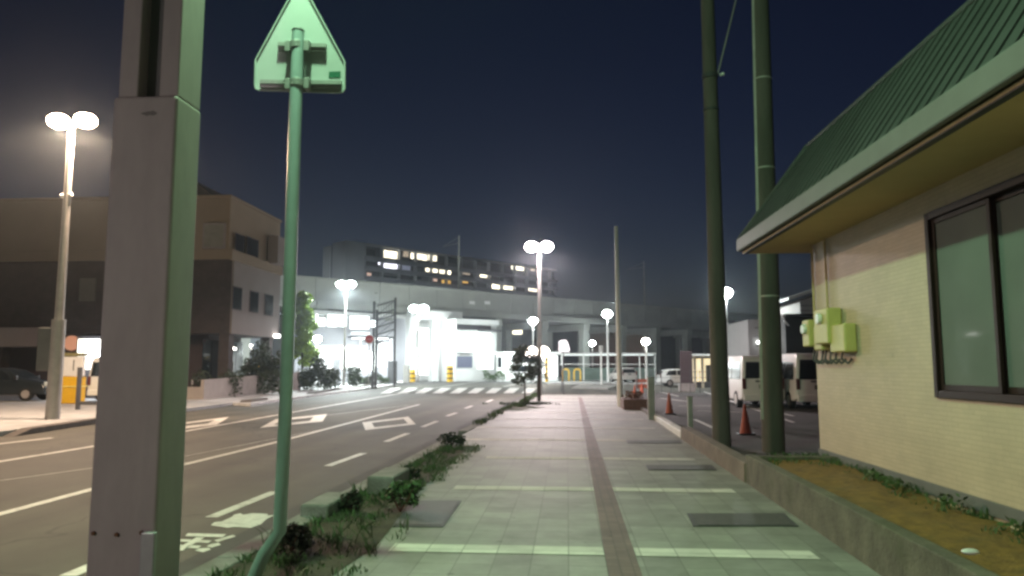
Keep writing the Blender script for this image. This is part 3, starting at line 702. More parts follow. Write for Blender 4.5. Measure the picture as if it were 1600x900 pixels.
for (x_, y_, lb, pw) in ((-70, 172, 'added unseen lamp lighting the apartment end wall', 85000), (-26, 205, 'added unseen lamp lighting the apartment balconies', 26000)):  # lamps put in behind the viaduct to brighten the apartment block
    l_ = dup(lF, (x_, y_, 0), lb)
    for c_ in l_.children_recursive:
        if c_.type == 'LIGHT': c_.data = c_.data.copy(); c_.data.energy = pw
gl = street_lamp('globe_lamp', 'low lamp with twin warm globes glowing above the young tree', pp(846, 548, 70).z, (-.75, .35), (1, .88, .78), 350, rl=.62, pole_r=.06, sleeve=0, flat=.85, lens_e=14, group='twin globe lamps'); gl.location = V(pp(843, 574, 70).x, 70, -.1)

# ------------------------------------------------------------------ left office building
YL = 40.0
cx0 = pp(355, 450, YL).x; zt = pp(355, 309, YL).z; zm = pp(330, 403, YL).z; zu = pp(350, 520, YL).z
YL2 = 47.4
ob = thing('office_building', 'three storey brown office building with overhanging upper floors across the road', 'building', (cx0, YL, 0))
XW = cx0 - 34
MB().box(XW, cx0, YL, YL2, zm, zt).build('upper_storey', M_lbu, ob, bevel=.05)
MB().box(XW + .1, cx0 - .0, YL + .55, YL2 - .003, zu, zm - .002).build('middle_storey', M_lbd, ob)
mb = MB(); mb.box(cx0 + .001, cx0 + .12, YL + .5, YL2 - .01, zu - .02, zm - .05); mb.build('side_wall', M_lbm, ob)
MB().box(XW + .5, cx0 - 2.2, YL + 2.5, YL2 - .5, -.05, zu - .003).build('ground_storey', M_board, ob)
for x, y in ((cx0 - .4, YL + .7), (cx0 - 5.2, YL + .7), (cx0 - 14, YL + .7), (cx0 - 22, YL + .7), (cx0 - .4, YL2 - 1)): MB().box(x - .3, x + .3, y, y + .6, -.05, zu - .004).build('pillar', M_lbd, ob)
mb = MB(); mb.box(XW - .1, cx0 + .06, YL - .06, YL2 + .06, zt + .001, zt + .18); mb.build('parapet', M_lbu, ob, bevel=.04)
mb = MB(); mb.box(XW, cx0 + .25, YL - .10, YL - .001, zm - .1, zm + .5); mb.box(cx0 + .001, cx0 + .25, YL, YL2, zm - .1, zm + .5); mb.build('floor_band', M_lbu, ob, bevel=.02)
def owin(px0, py0, px1, py1, side, nm='window', m=M_glass):
    if side == 'front':
        a = pp(px0, py0, YL); b = pp(px1, py1, YL); fr = MB().box(a.x - .1, b.x + .1, YL - .16, YL - .002, b.z - .1, a.z + .1).build(nm, M_lbm, ob, bevel=.02)
        MB().box(a.x, b.x, YL - .175, YL - .161, b.z, a.z).build('pane', m, fr)
    else:
        pl_ = V(cx0 + .125, 0, 0); a = hit(px0, py0, pl_, V(1, 0, 0)); b = hit(px1, py1, pl_, V(1, 0, 0))
        fr = MB().box(cx0 + .122, cx0 + .16, a.y - .06, b.y + .06, b.z - .06, a.z + .06).build(nm, M_board, ob)
        MB().box(cx0 + .161, cx0 + .17, a.y, b.y, b.z, a.z).build('pane', m, fr)
owin(322, 352, 350, 386, 'front', 'bay_window', mat('curtained_pane', (.26, .25, .21), .2, .15, 1.5))
for q in ((368, 365, 380, 397), (386, 370, 402, 405), (364, 448, 376, 484), (391, 455, 402, 488), (414, 460, 425, 493)): owin(*q, 'side')
q = MB()
for x in (-30, -26, -22.5): pass
ob_w = MB(); a = pp(126, 435, YL + .5); b = pp(148, 470, YL + .5); ob_w.box(a.x, b.x, YL + .45, YL + .54, b.z, a.z)
fr = ob_w.build('window', mat('pale_shutter', (.2, .19, .17), .6, .1), ob)
a = pp(-60, 513, YL - .5); b = pp(86, 542, YL - .5)
MB().box(a.x, b.x, YL - 1.2, YL - .11, b.z, a.z).build('awning', M_lbm, ob, bevel=.04)
# glazed entrance under the overhang: dark glass with lamp reflections set in as glowing boxes
mb = MB()
for k in range(5):
    y0 = YL + 1.6 + k * 1.08; mb.box(cx0 - 2.1, cx0 - 2.05, y0, y0 + 1.0, .3, zu - .3)
gf = mb.build('shopfront', M_glass, ob)
mb = MB()
for px_, py_ in ((362, 543), (392, 540), (393, 546), (366, 545)):
    p = hit(px_, py_, V(cx0 - 2.0, 0, 0), V(1, 0, 0)); mb.box(p.x, p.x + .05, p.y - .2, p.y + .2, p.z - .07, p.z + .07)
mb.build('glass_glint', emit('small_glow', (1, .97, .9), 6), ob)  # glowing boxes stand in for lights reflected in the shop glass
p = hit(431, 525, V(cx0 + .2, 0, 0), V(1, 0, 0)); MB().box(cx0 + .17, cx0 + .4, p.y - .25, p.y + .25, p.z - .1, p.z + .1).build('wall_lamp', emit('wall_lamp_glow', (1, 1, .95), 8), ob)
p = hit(427, 390, V(cx0 + .2, 0, 0), V(1, 0, 0)); MB().box(cx0 + .13, cx0 + .8, p.y - .7, p.y + .4, p.z - 1.0, p.z + .8).build('balcony', M_lbm, ob, bevel=.04)
a = pp(306, 283, YL + 3); b = pp(350, 309, YL + 3)
mb = MB(); mb.prism([V(a.x - 4, YL + 3, zt + .2), V(b.x, YL + 3, zt + .2), V(a.x, YL + 3, a.z), V(a.x - 4, YL + 3, a.z + .3)], (0, 4, 0)); mb.build('roof_penthouse', M_dark, ob)

# lit shop, vending side, ticket machine, van and car in the parking at far left
Yv = 36
a = pp(123, 530, Yv); b = pp(186, 577, Yv)
shp = thing('vending_kiosk', 'brightly lit kiosk front shining between the lamp pole and grey column', 'kiosk', (a.x, Yv, 0))
MB().box(a.x - .1, b.x + .2, Yv + .01, Yv + 1.2, -.02, a.z + .15).build('cabinet', M_dark, shp, bevel=.02)
MB().box(a.x, b.x, Yv - .03, Yv + .008, b.z, a.z).build('lit_front', emit('kiosk_light', (1, .97, .80), 3.2, .15, 2), shp)
la = lamp('kiosk_light', V((a.x + b.x) / 2, Yv - .6, 2.2) - ORG[shp.name], 300, (.85, .9, 1), shp, .3)
c = pp(112, 536, 37.5)
sg = thing('round_sign', 'round orange sign hanging beside the lit kiosk', 'sign', (c.x, 37.5, 0))
MB().cyl(c + V(0, .06, 0), c + V(0, -.06, 0), .4, .4, 24).build('disc', emit('orange_sign', (.8, .16, .01), .42), sg)
MB().cyl(V(c.x, 37.58, -.05), V(c.x, 37.58, c.z), .05, .05, 8).build('post', M_dark, sg)
Yt = 30.5
a = pp(98, 557, Yt); b = pp(127, 588, Yt); e = pp(121, 632, Yt)
tm = thing('ticket_machine', 'yellow parking ticket machine topped by a white panel', 'ticket machine', (a.x + .3, Yt, 0))
MB().box(a.x + .02, e.x, Yt, Yt + .5, 0, b.z - .01).build('body', M_yellow, tm, bevel=.03)
MB().box(a.x - .05, e.x + .04, Yt - .04, Yt + .54, pp(110, 604, Yt).z - .02, pp(110, 604, Yt).z + .03).build('ledge', mat('pale_yellow', (.85, .7, .2), .4), tm)
pn = MB().box(a.x, b.x, Yt + .05, Yt + .25, b.z, a.z).build('sign_panel', M_white, tm, bevel=.02)
MB().box((a.x + b.x) / 2 + .02, (a.x + b.x) / 2 + .06, Yt + .035, Yt + .048, b.z + .25, a.z - .15).build('mark', M_dark, pn)
MB().box(a.x - .04, b.x + .06, Yt + .0, Yt + .3, a.z + .01, a.z + .16).build('hood', mat('olive_hood', (.2, .18, .08), .6), tm, bevel=.02)
p = gp(121, 640)
br = thing('barrier_stand', 'dark steel barrier stand right of the yellow ticket machine', 'barrier', p)
mb = MB(); mb.box(p.x - .06, p.x + .06, p.y - .06, p.y + .06, 0, 1.55); mb.build('post', M_dark, br)
MB().box(p.x + .06, p.x + 2.2, p.y - .03, p.y + .03, .18, .3).build('rail', M_dark, br)

# vehicles ---------------------------------------------------------------
def vehicle(name, label, cat, prof, wid, paint, loc, rz, win_side, rear_win, front_win, wheels, wr, taper=.11, belt=1.0, group=None, bumper_z=(.3, .55), tail=(.75, 1.15)):
    t = thing(name, label, cat, loc, group, rz)
    n = len(prof); hw = wid / 2
    def X(z): return hw * (1 - taper * max(0, z - belt))
    vs = [(-X(z), y, z) for y, z in prof] + [(X(z), y, z) for y, z in prof]
    fs = [tuple(range(n)), tuple(reversed(range(n, 2 * n)))] + [(i, n + i, n + (i + 1) % n, (i + 1) % n) for i in range(n)]
    MB().add(vs, fs).build('body', paint, t, bevel=.07, local=True, seg=3, smooth=True)
    for poly in win_side:
        for s in (-1, 1):
            mb = MB(); mb.add([(s * (X(z) + .004), y, z) for y, z in poly] + [(s * (X(z) - .02), y, z) for y, z in poly],
                              [tuple(range(len(poly))), tuple(reversed(range(len(poly), 2 * len(poly))))] + [(i, (i + 1) % len(poly), len(poly) + (i + 1) % len(poly), len(poly) + i) for i in range(len(poly))])
            mb.build('side_window', M_glass, t, local=True)
    for nm, (y0, z0, y1, z1), s in (('rear_window', rear_win, -1), ('windscreen', front_win, 1)):
        a0, a1 = X(z0) - .12, X(z1) - .12
        mb = MB(); o = s * .012
        mb.hexa([(-a0, y0 + o, z0), (a0, y0 + o, z0), (a1, y1 + o, z1), (-a1, y1 + o, z1)], [(-a0, y0 - s * .03, z0), (a0, y0 - s * .03, z0), (a1, y1 - s * .03, z1), (-a1, y1 - s * .03, z1)])
        mb.build(nm, M_glass, t, local=True)
    yr = min(y for y, z in prof); yf = max(y for y, z in prof)
    for s in (-1, 1):
        MB().box(s * (hw - .09) - .07, s * (hw - .09) + .07, yr - .015, yr + .06, tail[0], tail[1]).build('tail_light', M_red, t, local=True, bevel=.01)
        MB().box(s * (hw - .22) - .14, s * (hw - .22) + .14, yf - .1, yf + .012, .68, .88).build('headlight', M_meterg, t, local=True, bevel=.02)
        MB().box(s * (hw + .09) - .07, s * (hw + .09) + .07, yf - 1.35, yf - 1.2, belt + .02, belt + .22).build('mirror', M_black, t, local=True, bevel=.02)
    MB().box(-hw + .05, hw - .05, yr - .07, yr + .06, *bumper_z).build('bumper', paint, t, local=True, bevel=.03)
    MB().box(-.17, .17, yr - .03, yr + .01, .75, .92).build('licence_plate', M_meter if 'kei' in name else M_fascia, t, local=True, bevel=.005)
    MB().box(-.3, -.1, yr - .02, yr + .01, belt + .02, belt + .07).build('handle', M_black, t, local=True)
    for y in wheels:
        for s in (-1, 1):
            wh = MB().cyl((s * (hw - .2), y, wr), (s * (hw + .01), y, wr), wr, wr, 20).build('wheel', M_rubber, t, local=True, bevel=.02)
            MB().cyl((s * (hw + .012), y, wr), (s * (hw + .022), y, wr), wr * .62, wr * .58, 16).build('rim', M_galv, wh, local=True)
    return t
VAN = [(0, .38), (-.0, 1.0), (.08, 1.88), (.3, 2.02), (3.3, 2.04), (3.75, 1.9), (4.35, 1.2), (4.68, 1.05), (4.75, .40), (4.2, .3), (.4, .3)]
VW = [[(.35, 1.12), (.4, 1.75), (1.55, 1.78), (1.55, 1.12)], [(1.65, 1.12), (1.65, 1.78), (2.75, 1.78), (2.75, 1.12)], [(2.85, 1.12), (2.85, 1.78), (3.55, 1.76), (4.1, 1.15)]]
x1 = pp(1161, 574, 29).x + .74
vehicle('parked_van', 'white van parked rear-on behind the two utility poles', 'van', VAN, 1.62, M_carwhite, (x1, 29, -.02), R(2), VW, (.014, 1.15, .071, 1.78), (4.32, 1.25, 3.8, 1.86), (.95, 3.75), .33, group='white vans in the car park')
x2 = pp(1240, 574, 28.5).x + .84
vehicle('parked_van', 'white van with broad dark rear window, nearest the tiled wall corner', 'van', [(y, z * (1.04 if z > 1 else 1)) for y, z in VAN], 1.7, M_carwhite, (x2, 28.3, -.02), R(1), VW, (.008, 1.12, .066, 1.86), (4.32, 1.25, 3.8, 1.9), (.95, 3.75), .33, group='white vans in the car park')
CAR = [(0, .4), (-.02, .95), (.35, 1.4), (.8, 1.52), (2.0, 1.54), (2.55, 1.42), (3.2, 1.0), (4.1, .82), (4.25, .6), (4.2, .3), (.3, .28)]
CW = [[(.45, .98), (.75, 1.38), (1.4, 1.42), (1.4, .98)], [(1.48, .98), (1.48, 1.42), (2.2, 1.42), (2.85, .98)]]
vehicle('parked_car', 'dark car parked at the left edge before the office building', 'car', CAR, 1.72, M_cardark, (-28.6, 33.0, 0), R(-80), CW, (.012, 1.0, .305, 1.36), (3.12, 1.05, 2.6, 1.38), (.8, 3.4), .31, taper=.25, belt=.95)
vehicle('parked_van', 'white van showing between the yellow machine and the grey column', 'van', VAN, 1.6, M_carwhite, (pp(160, 574, 31.5).x, 36.0 - 4.3, 0), R(0), VW, (.014, 1.15, .071, 1.78), (4.32, 1.25, 3.8, 1.86), (.95, 3.75), .33)
vehicle('parked_car', 'small white car parked behind the wire fence under the viaduct', 'car', CAR, 1.65, M_carwhite, (pp(1030, 574, 66).x, 66.5, -.12), R(-85), CW, (.012, 1.0, .305, 1.36), (3.12, 1.05, 2.6, 1.38), (.8, 3.4), .31, taper=.25, belt=.95)
vehicle('parked_car', 'small silver car parked beside the short post lamp', 'car', CAR, 1.65, M_galv, (pp(985, 574, 76).x, 77, -.0), R(15), CW, (.012, 1.0, .305, 1.36), (3.12, 1.05, 2.6, 1.38), (.8, 3.4), .31, taper=.25, belt=.95)

# cones, posts
def cone(loc, label, first=[None]):
    if first[0] is None:
        t = thing('traffic_cone', label, 'traffic cone', (0, 0, 0), 'orange cones in the car park')
        MB().box(-.19, .19, -.19, .19, .0, .035).build('base', M_black, t, bevel=.02, local=True)
        MB().cyl((0, 0, .036), (0, 0, .70), .135, .025, 16).build('cone_body', M_orange, t, smooth=True, local=True)
        first[0] = t; t.location = loc; return t
    return dup(first[0], loc, label)
p = gp(1165, 679, -.02); cone(p, 'orange traffic cone between the two utility poles')
p = gp(1046, 647, -.02); cone(p, 'orange traffic cone just right of the short lamp bollard')
p = gp(1003, 616, -.12); cone(p, 'far orange traffic cone in the road behind the steel pole')
p = gp(992, 622, -.1); cone(p, 'orange traffic cone beside the brown flower box')
def post(px, py, ph, wd, label, m, name='bollard'):
    p = gp(px, py, -.02); z = pp(px, ph, p.y).z
    t = thing(name, label, 'bollard', p, 'grey posts along the car park edge')
    MB().box(p.x - wd / 2, p.x + wd / 2, p.y - wd / 2, p.y + wd / 2, -.05, z).build('shaft', m, t, bevel=.015)
    MB().box(p.x - wd / 2 - .01, p.x + wd / 2 + .01, p.y - wd / 2 - .01, p.y + wd / 2 + .01, z + .001, z + .03).build('cap', m, t, bevel=.008)
post(1079, 673, 621, .12, 'short grey post on the white painted kerb', M_galv)
post(1018, 656, 591, .2, 'tall grey post at the far end of the white kerb', M_galv)
p = gp(993, 640, 0)
fb = thing('flower_box', 'brown wooden flower box at the sidewalk edge near the steel pole', 'planter', p)
mb = MB(); mb.box(p.x - .45, p.x + .5, p.y - .2, p.y + 1.6, -.02, .38); mb.build('box', mat('rust_box', (.13, .065, .05), .8, .3, 5), fb, bevel=.02)
mb = MB().leaves(V(p.x, p.y + .7, .5), (.45, .9, .16), 260, .06, rg, 0); mb.build('foliage', M_dry, fb)
# orange barrier
a = pp(993, 600, 47)
bar = thing('orange_barrier', 'orange and white work barrier beyond the brown flower box', 'barrier', (a.x, 47, -.12))
mb = MB(); mb.box(a.x, a.x + .9, 47, 47.05, .25, .5); mb.box(a.x, a.x + .9, 47, 47.05, .62, .82); mb.build('board', mat('faded_orange', (.22, .06, .03), .7, .2), bar)
mb = MB(); mb.box(a.x + .03, a.x + .09, 46.9, 47.15, -.12, .9); mb.box(a.x + .8, a.x + .86, 46.9, 47.15, -.12, .9); mb.build('leg', M_fascia, bar)

# right background ------------------------------------------------------
Yb = 52
a = pp(1062, 548, Yb); b = pp(1083, 606, Yb)
db = thing('notice_board', 'tall dark board standing beside the yellow lit shelter', 'board', (a.x, Yb, -.1))
MB().box(a.x, b.x, Yb, Yb + .12, .45, a.z).build('panel', M_board, db, bevel=.02)
mb = MB(); mb.box(a.x + .02, a.x + .12, Yb + .121, Yb + .2, -.12, a.z - .1); mb.box(b.x - .12, b.x - .02, Yb + .121, Yb + .2, -.12, a.z - .1); mb.build('leg', M_dark, db)
MB().box(a.x - .1, b.x + .15, Yb - .2, Yb + .4, -.12, .44).build('plinth', M_conc, db, bevel=.02)
Yy = 62
a = pp(1084, 556, Yy); b = pp(1152, 604, Yy)
sh = thing('lit_shelter', 'small shelter with warm yellow lit interior behind the wire fence', 'shelter', (a.x, Yy, -.1))
MB().box(a.x - .3, b.x + .3, Yy - .4, Yy + 2.6, a.z - .02, a.z + .14).build('roof', M_white, sh, bevel=.02)
MB().box(a.x, b.x, Yy + 2.3, Yy + 2.4, .1, a.z - .2).build('back_wall', emit('back_wall_glow', (1, .82, .48), 1.15, .25, 1.2), sh)  # the wall itself glows, carrying the light inside the shelter
for px_ in (1086, 1098, 1116, 1134, 1150): p = pp(px_, 580, Yy); MB().box(p.x - .1, p.x + .1, Yy, Yy + .2, -.12, a.z - .03).build('post', mat('cream_post', (.5, .44, .33), .7), sh)
MB().box(a.x, b.x, Yy + .3, Yy + 2.2, -.12, .35).build('bench', M_dark, sh)
mb = MB(); q = pp(1108, 585, Yy); mb.box(q.x, q.x + .55, Yy + 1.0, Yy + 1.6, .36, 1.75); q = pp(1128, 585, Yy); mb.box(q.x, q.x + .4, Yy + 1.0, Yy + 1.6, .36, 1.75); mb.build('locker', M_fascia, sh)
# wire fence
fy = 49
fn = thing('wire_fence', 'thin wire fence along the back of the car park', 'fence', (pp(1020, 590, fy).x, fy, -.1))
xa, xb = pp(1018, 590, fy).x, pp(1160, 590, fy).x
mb = MB(); k = 0; x = xa
while x < xb: mb.cyl((x, fy, -.1), (x, fy, pp(1050, 578, fy).z), .02, .02, 6); x += .62
mb.build('fence_post', M_dark, fn)
mb = MB()
for yq in (581, 590, 598): z = pp(1050, yq, fy).z; mb.cyl((xa, fy, z), (xb, fy, z), .014, .014, 6)
mb.build('rail', M_dark, fn)
# white panel building and black building behind the vans
Yw = 46
a = pp(1168, 499, Yw); b = pp(1236, 556, Yw)
wb = thing('white_building', 'narrow white building wall behind the vans with dark seams', 'building', (a.x, Yw, -.1))
MB().box(a.x, b.x, Yw, Yw + 6, -.12, a.z).build('wall', mat('white_wall', (.22, .23, .225), .7, .06, 1), wb, bevel=.03)
mb = MB()
for yq, w_ in ((513, .5), (527, .45), (541, .5)): z = pp(1180, yq, Yw).z; mb.box(a.x + .4, a.x + .4 + 2 * w_, Yw - .03, Yw - .001, z, z + .05)
mb.build('seam', M_dark, wb)
p = pp(1186, 535, Yw); hd = MB().ell((p.x, Yw - .2, p.z), (.2, .12, .09)).build('wall_lamp', emit('wl2', (1, 1, .97), 10), wb, smooth=True)
Yk = 42
a = pp(1222, 492, Yk); b = pp(1300, 556, Yk)
kb = thing('black_building', 'black flat roofed shed beside the tiled building corner', 'building', (a.x, Yk, -.1))
MB().box(a.x + .15, b.x, Yk, Yk + 3.5, -.12, a.z - .12).build('wall', M_black, kb)
MB().box(a.x - .1, pp(1270, 494, Yk).x, Yk - .5, Yk + 3.9, a.z - .1, a.z + .02).build('roof', M_black, kb, bevel=.02)
mb = MB(); c = pp(1224, 494, Yk - .6); mb.ell(c, (.12, .12, .1)); c2 = pp(1228, 504, Yk - .3); mb.prism([c2 + V(-.15, 0, .15), c2 + V(-.05, 0, .15), c2 + V(.2, 0, -.18), c2 + V(.1, 0, -.18)], (0, .05, 0)); mb.build('floodlight', M_white, kb)
Yg = 55
a = pp(1232, 469, Yg); b = pp(1290, 450, Yg); z0 = pp(1250, 472, Yg).z
ho = thing('gabled_house', 'pale house with a sloping white roof edge over the black shed', 'house', (a.x, Yg, -.1))
xw = pp(1250, 480, Yg).x
MB().prism([V(xw, Yg, -.12), V(xw + 8, Yg, -.12), V(xw + 8, Yg, z0 + 3.2), V(xw, Yg, z0)], (0, 7, 0)).build('wall', mat('house_wall', (.42, .4, .39), .8, .08, 1), ho)
MB().prism([a, a + (b - a) * 3.2, a + (b - a) * 3.2 + V(0, 0, .25), a + V(0, 0, .22)], (0, 7.6, 0)).build('roof', M_white, ho)
mb = MB()
for yq in (478, 486): z = pp(1260, yq, Yg).z; mb.box(xw + .02, xw + 4, Yg - .03, Yg - .001, z, z + .05)
mb.build('siding_seam', M_fascia, ho)

# ------------------------------------------------------------------ viaduct
B0 = V(pp(440, 430, 74.7).x, 74.7, 0); DV = V(1, 1, 0).normalized(); NF = V(1, -1, 0).normalized()
def VP_(t, o, z): return B0 + DV * t + NF * o + V(0, 0, z)
def vbox(mb, t0, t1, o0, o1, z0, z1):
    b = [VP_(t0, o0, z0), VP_(t1, o0, z0), VP_(t1, o1, z0), VP_(t0, o1, z0)]
    return mb.hexa(b, [q + V(0, 0, z1 - z0) for q in b])
def vt(px, o=0.0):
    h_ = hit(px, 520, B0 + NF * o, NF); return (h_ - B0).dot(DV)
ZT = pp(440, 430, 74.7).z; ZB = 7.95
vd = thing('viaduct', 'long grey concrete railway viaduct crossing behind the station', 'viaduct', VP_(0, -5, 0))
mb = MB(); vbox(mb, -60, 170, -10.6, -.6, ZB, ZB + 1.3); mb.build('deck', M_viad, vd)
mb = MB(); t = -60.0
while t < 170: vbox(mb, t, t + 3.96, -.58, -.25, ZB + .75, ZT); t += 4.0
mb.build('parapet', M_via, vd, bevel=.03)
mb = MB(); t = -60.0
while t < 170: vbox(mb, t, t + 7.97, -.75, .12, ZB - .02, ZB + .74); t += 8.0
mb.build('edge_beam', M_via, vd, bevel=.04)
mb = MB(); vbox(mb, -60, 170, -.7, .0, ZT + .002, ZT + .14); mb.build('coping', M_via, vd, bevel=.03)
mb = MB(); vbox(mb, -60, 170, -10.9, -10.61, ZB + .3, ZT); mb.build('back_parapet', M_via, vd)
piers = [vt(px) for px in (468, 708)]
tt = [vt(786)]
while tt[-1] < 150: tt.append(tt[-1] + 8.4)
tt = [tt[0] - 8.4 * k for k in range(9, 0, -1)] + tt
for t in tt:
    for o in (-1.5, -9.2):
        mb = MB(); vbox(mb, t - .55, t + .55, o - .55, o + .55, -.13, ZB - 1.0 - .002); mb.build('pier', M_via, vd, bevel=.04)
    mb = MB(); vbox(mb, t - .6, t + .6, -10.2, -.8, ZB - 1.0, ZB - .021); mb.build('cross_beam', M_via, vd, bevel=.04)
mb = MB()
for px_, py_ in ((738, 473), (762, 473)):
    h_ = hit(px_, py_, B0 + NF * -.1, NF); t = (h_ - B0).dot(DV); vbox(mb, t - .4, t + .4, -.24, -.1, h_.z - .2, h_.z + .2)
mb.build('nameplate', M_white, vd)
# catenary masts on the viaduct
for px_, py_, lb in ((716, 368, 'thin catenary mast on the viaduct over the station entrance'), (1008, 408, 'thin catenary mast on the viaduct behind the slim steel pole'), (846, 372, 'thin catenary mast on the viaduct behind the pinkish lamp')):
    t = vt(px_, -1.5); p = VP_(t, -1.5, 0); z = pp(px_, py_, p.y).z
    m_ = thing('catenary_mast', lb, 'mast', (p.x, p.y, ZB + 1.3), 'catenary masts on the viaduct')
    MB().cyl((p.x, p.y, ZB + 1.3), (p.x, p.y, z), .13, .1, 8).build('shaft', M_via, m_)
    mb = MB(); q = VP_(t, -5, z - 1.0); mb.cyl((p.x, p.y, z - 1.0), q, .05, .05, 6); mb.cyl((p.x, p.y, z - .2), q, .03, .03, 6); mb.build('bracket_arm', M_via, m_)

# ------------------------------------------------------------------ station building under the viaduct
OS = -.9
sb = thing('station_building', 'grey station building under the viaduct with bright upper windows', 'station', VP_(vt(500), OS, 0))
FP = B0 + NF * OS
ts0, ts1 = vt(462, OS), vt(636, OS)
mb = MB(); vbox(mb, ts0, ts1, -9.9, OS, -.12, 7.3); mb.build('wall', M_stwall, sb)
mb = MB(); vbox(mb, ts0, ts1 + .4, OS + .001, OS + .9, 7.32, 7.7); mb.build('eave', M_stwhite, sb, bevel=.03)
def fpanel(px0, py0, px1, py1, m, nm, parent, fp=FP, nf=NF, dv=DV, th=.12, base=B0):
    a = hit(px0, py0, fp, nf); b = hit(px1, py1, fp, nf); ax = dv
    if (b - a).dot(dv) < 0: ax = -dv
    ln = (b - a).dot(ax); q0 = V(a.x, a.y, 0); q1 = q0 + ax * ln
    z1 = a.z; z0 = b.z
    bb = [V(q0.x, q0.y, z0) + nf * .003, V(q1.x, q1.y, z0) + nf * .003]
    mb = MB(); mb.hexa([bb[0], bb[1], bb[1] + nf * th, bb[0] + nf * th], [p + V(0, 0, z1 - z0) for p in (bb[0], bb[1], bb[1] + nf * th, bb[0] + nf * th)])
    return mb.build(nm, m, parent)
ELIT = emit('station_light', (.93, 1, 1), 3.0, .12, .8); ESOFT = emit('shop_light', (.96, 1, 1), 2.0, .4, .5); EDIM = emit('hall_light', (.92, .97, 1), .8, .5, .5)
for q in ((494, 486, 507.5, 509.5), (512, 486, 527, 510.5), (530, 487, 541, 510.5), (547, 489, 576, 514.5)):
    fr = fpanel(q[0] - .8, q[1] - .8, q[2] + .8, q[3] + .8, M_stwhite, 'window', sb, th=.06)
    fpanel(q[0], q[1], q[2], q[3], ELIT, 'pane', fr, fp=FP + NF * .065, th=.02)
for q in ((484, 541, 500, 562), (502, 540, 536, 563), (538, 541, 568, 564), (570, 549, 586, 566)):
    fr = fpanel(q[0] - .6, q[1] - .6, q[2] + .6, q[3] + 14, M_stwhite, 'shopfront', sb, th=.06)
    fpanel(q[0], q[1], q[2], q[3] + 13, ESOFT, 'pane', fr, fp=FP + NF * .065, th=.02)
fpanel(588, 534, 604, 574, EDIM, 'doorway', sb)
fpanel(548, 518, 577, 524, EDIM, 'sign_band', sb)
# canopy with dark edge
cpn = thing('shop_canopy', 'thin flat canopy with dark edge over the station shopfront', 'canopy', VP_(vt(570, 2), 2, 0))
mb = MB(); t0, t1 = vt(553, 1.5), vt(612, 1.5); z = pp(580, 526, VP_(t0, 1.5, 0).y).z
vbox(mb, t0, t1, OS + .95, 2.4, z - .1, z + .12); mb.build('roof', M_dark, cpn)
mb = MB(); vbox(mb, t0 + .3, t1 - .3, OS + 1.3, 2.1, z - .16, z - .101); mb.build('light_strip', emit('canopy_light', (.95, 1, 1), 4), cpn)
for t in (t0 + .6, (t0 + t1) / 2, t1 - .4): p = VP_(t, 2.0, 0); MB().cyl((p.x, p.y, 0), (p.x, p.y, z - .1), .07, .07, 10).build('post', M_white, cpn)
lamp('canopy_light', VP_((t0 + t1) / 2, 3.6, 2.6) - ORG[cpn.name], 1100, COOL, cpn, .4)
# entrance hall
eh = thing('station_entrance', 'white station entrance hall with tall portal under the viaduct', 'station entrance', VP_(vt(670), 0, 0))
EO = .4; FE = B0 + NF * EO
te0, te1 = vt(637, EO), vt(713, EO)
ze = hit(650, 484, FE, NF).z
mb = MB(); vbox(mb, te0, te1 + .5, -3.0, EO + .6, ze - 1.0, ze); mb.build('fascia', M_stwhite, eh, bevel=.04)
mb = MB(); vbox(mb, te0, te1, -3.2, -3.0, -.1, ze - 1.01); mb.build('back_wall', M_stwhite, eh)
for px_ in (642, 678, 707): t = vt(px_, EO); mb = MB(); vbox(mb, t - .45, t + .45, EO - .5, EO + .4, -.12, ze - 1.01); mb.build('pillar', M_stwhite, eh, bevel=.03)
FB = B0 + NF * -2.99
for q, m, nm in (((640, 492, 651, 515), ELIT, 'lit_window'), ((655, 512, 674, 586), ESOFT, 'doorway'), ((682, 508, 694, 542), EDIM, 'window'), ((684, 553, 700, 584), EDIM, 'doorway'), ((641, 545, 652, 585), ESOFT, 'doorway')):
    fpanel(*q, m, nm, eh, fp=FB)
lamp('entrance_light', VP_((te0 + te1) / 2, 2.4, 5.2) - ORG[eh.name], 800, COOL, eh, .5)
lamp('entrance_light', VP_((te0 + te1) / 2 - 3, -1.2, 3.5) - ORG[eh.name], 260, COOL, eh, .5)
# stair tower
sT = thing('stair_tower', 'white glazed stair tower with dark louvres and a blue grey door', 'stair tower', VP_(vt(742), 2, 0))
TO = 2.6; FT = B0 + NF * TO; q0, q1 = vt(712, TO), vt(776, TO)
z1 = hit(745, 499, FT, NF).z
mb = MB(); vbox(mb, q0, q1, -1.0, TO, -.12, z1 - .7); mb.build('wall', M_stwhite, sT)
mb = MB(); vbox(mb, q0 - .15, q1 + .2, -1.1, TO + .25, z1 - .69, z1); mb.build('roof', M_stwhite, sT, bevel=.03)
mb = MB()
t = vt(714, TO); te = vt(765, TO); zl0, zl1 = hit(740, 516, FT, NF).z, hit(740, 506, FT, NF).z
while t < te: vbox(mb, t, t + .13, TO + .004, TO + .14, zl0, zl1 - .05); t += .24
mb.build('louvre', M_dark, sT)
fpanel(714, 506.5, 765, 516, mat('dim_glass', (.12, .15, .17), .2, .1), 'upper_glazing', sT, fp=FT, th=.002)
fpanel(716, 519, 766, 541, ELIT, 'glazing', sT, fp=FT)
fpanel(747, 514.5, 777, 519, M_dark, 'awning', sT, fp=FT, th=.9)
fpanel(714, 551.5, 735, 553.3, M_dark, 'door_hood', sT, fp=FT, th=.5)
fpanel(714, 556.5, 737, 574.5, mat('blue_shutter', (.10, .11, .17), .6, .1), 'shutter', sT, fp=FT)
fpanel(746, 549, 770, 577, ESOFT, 'doorway', sT, fp=FT)
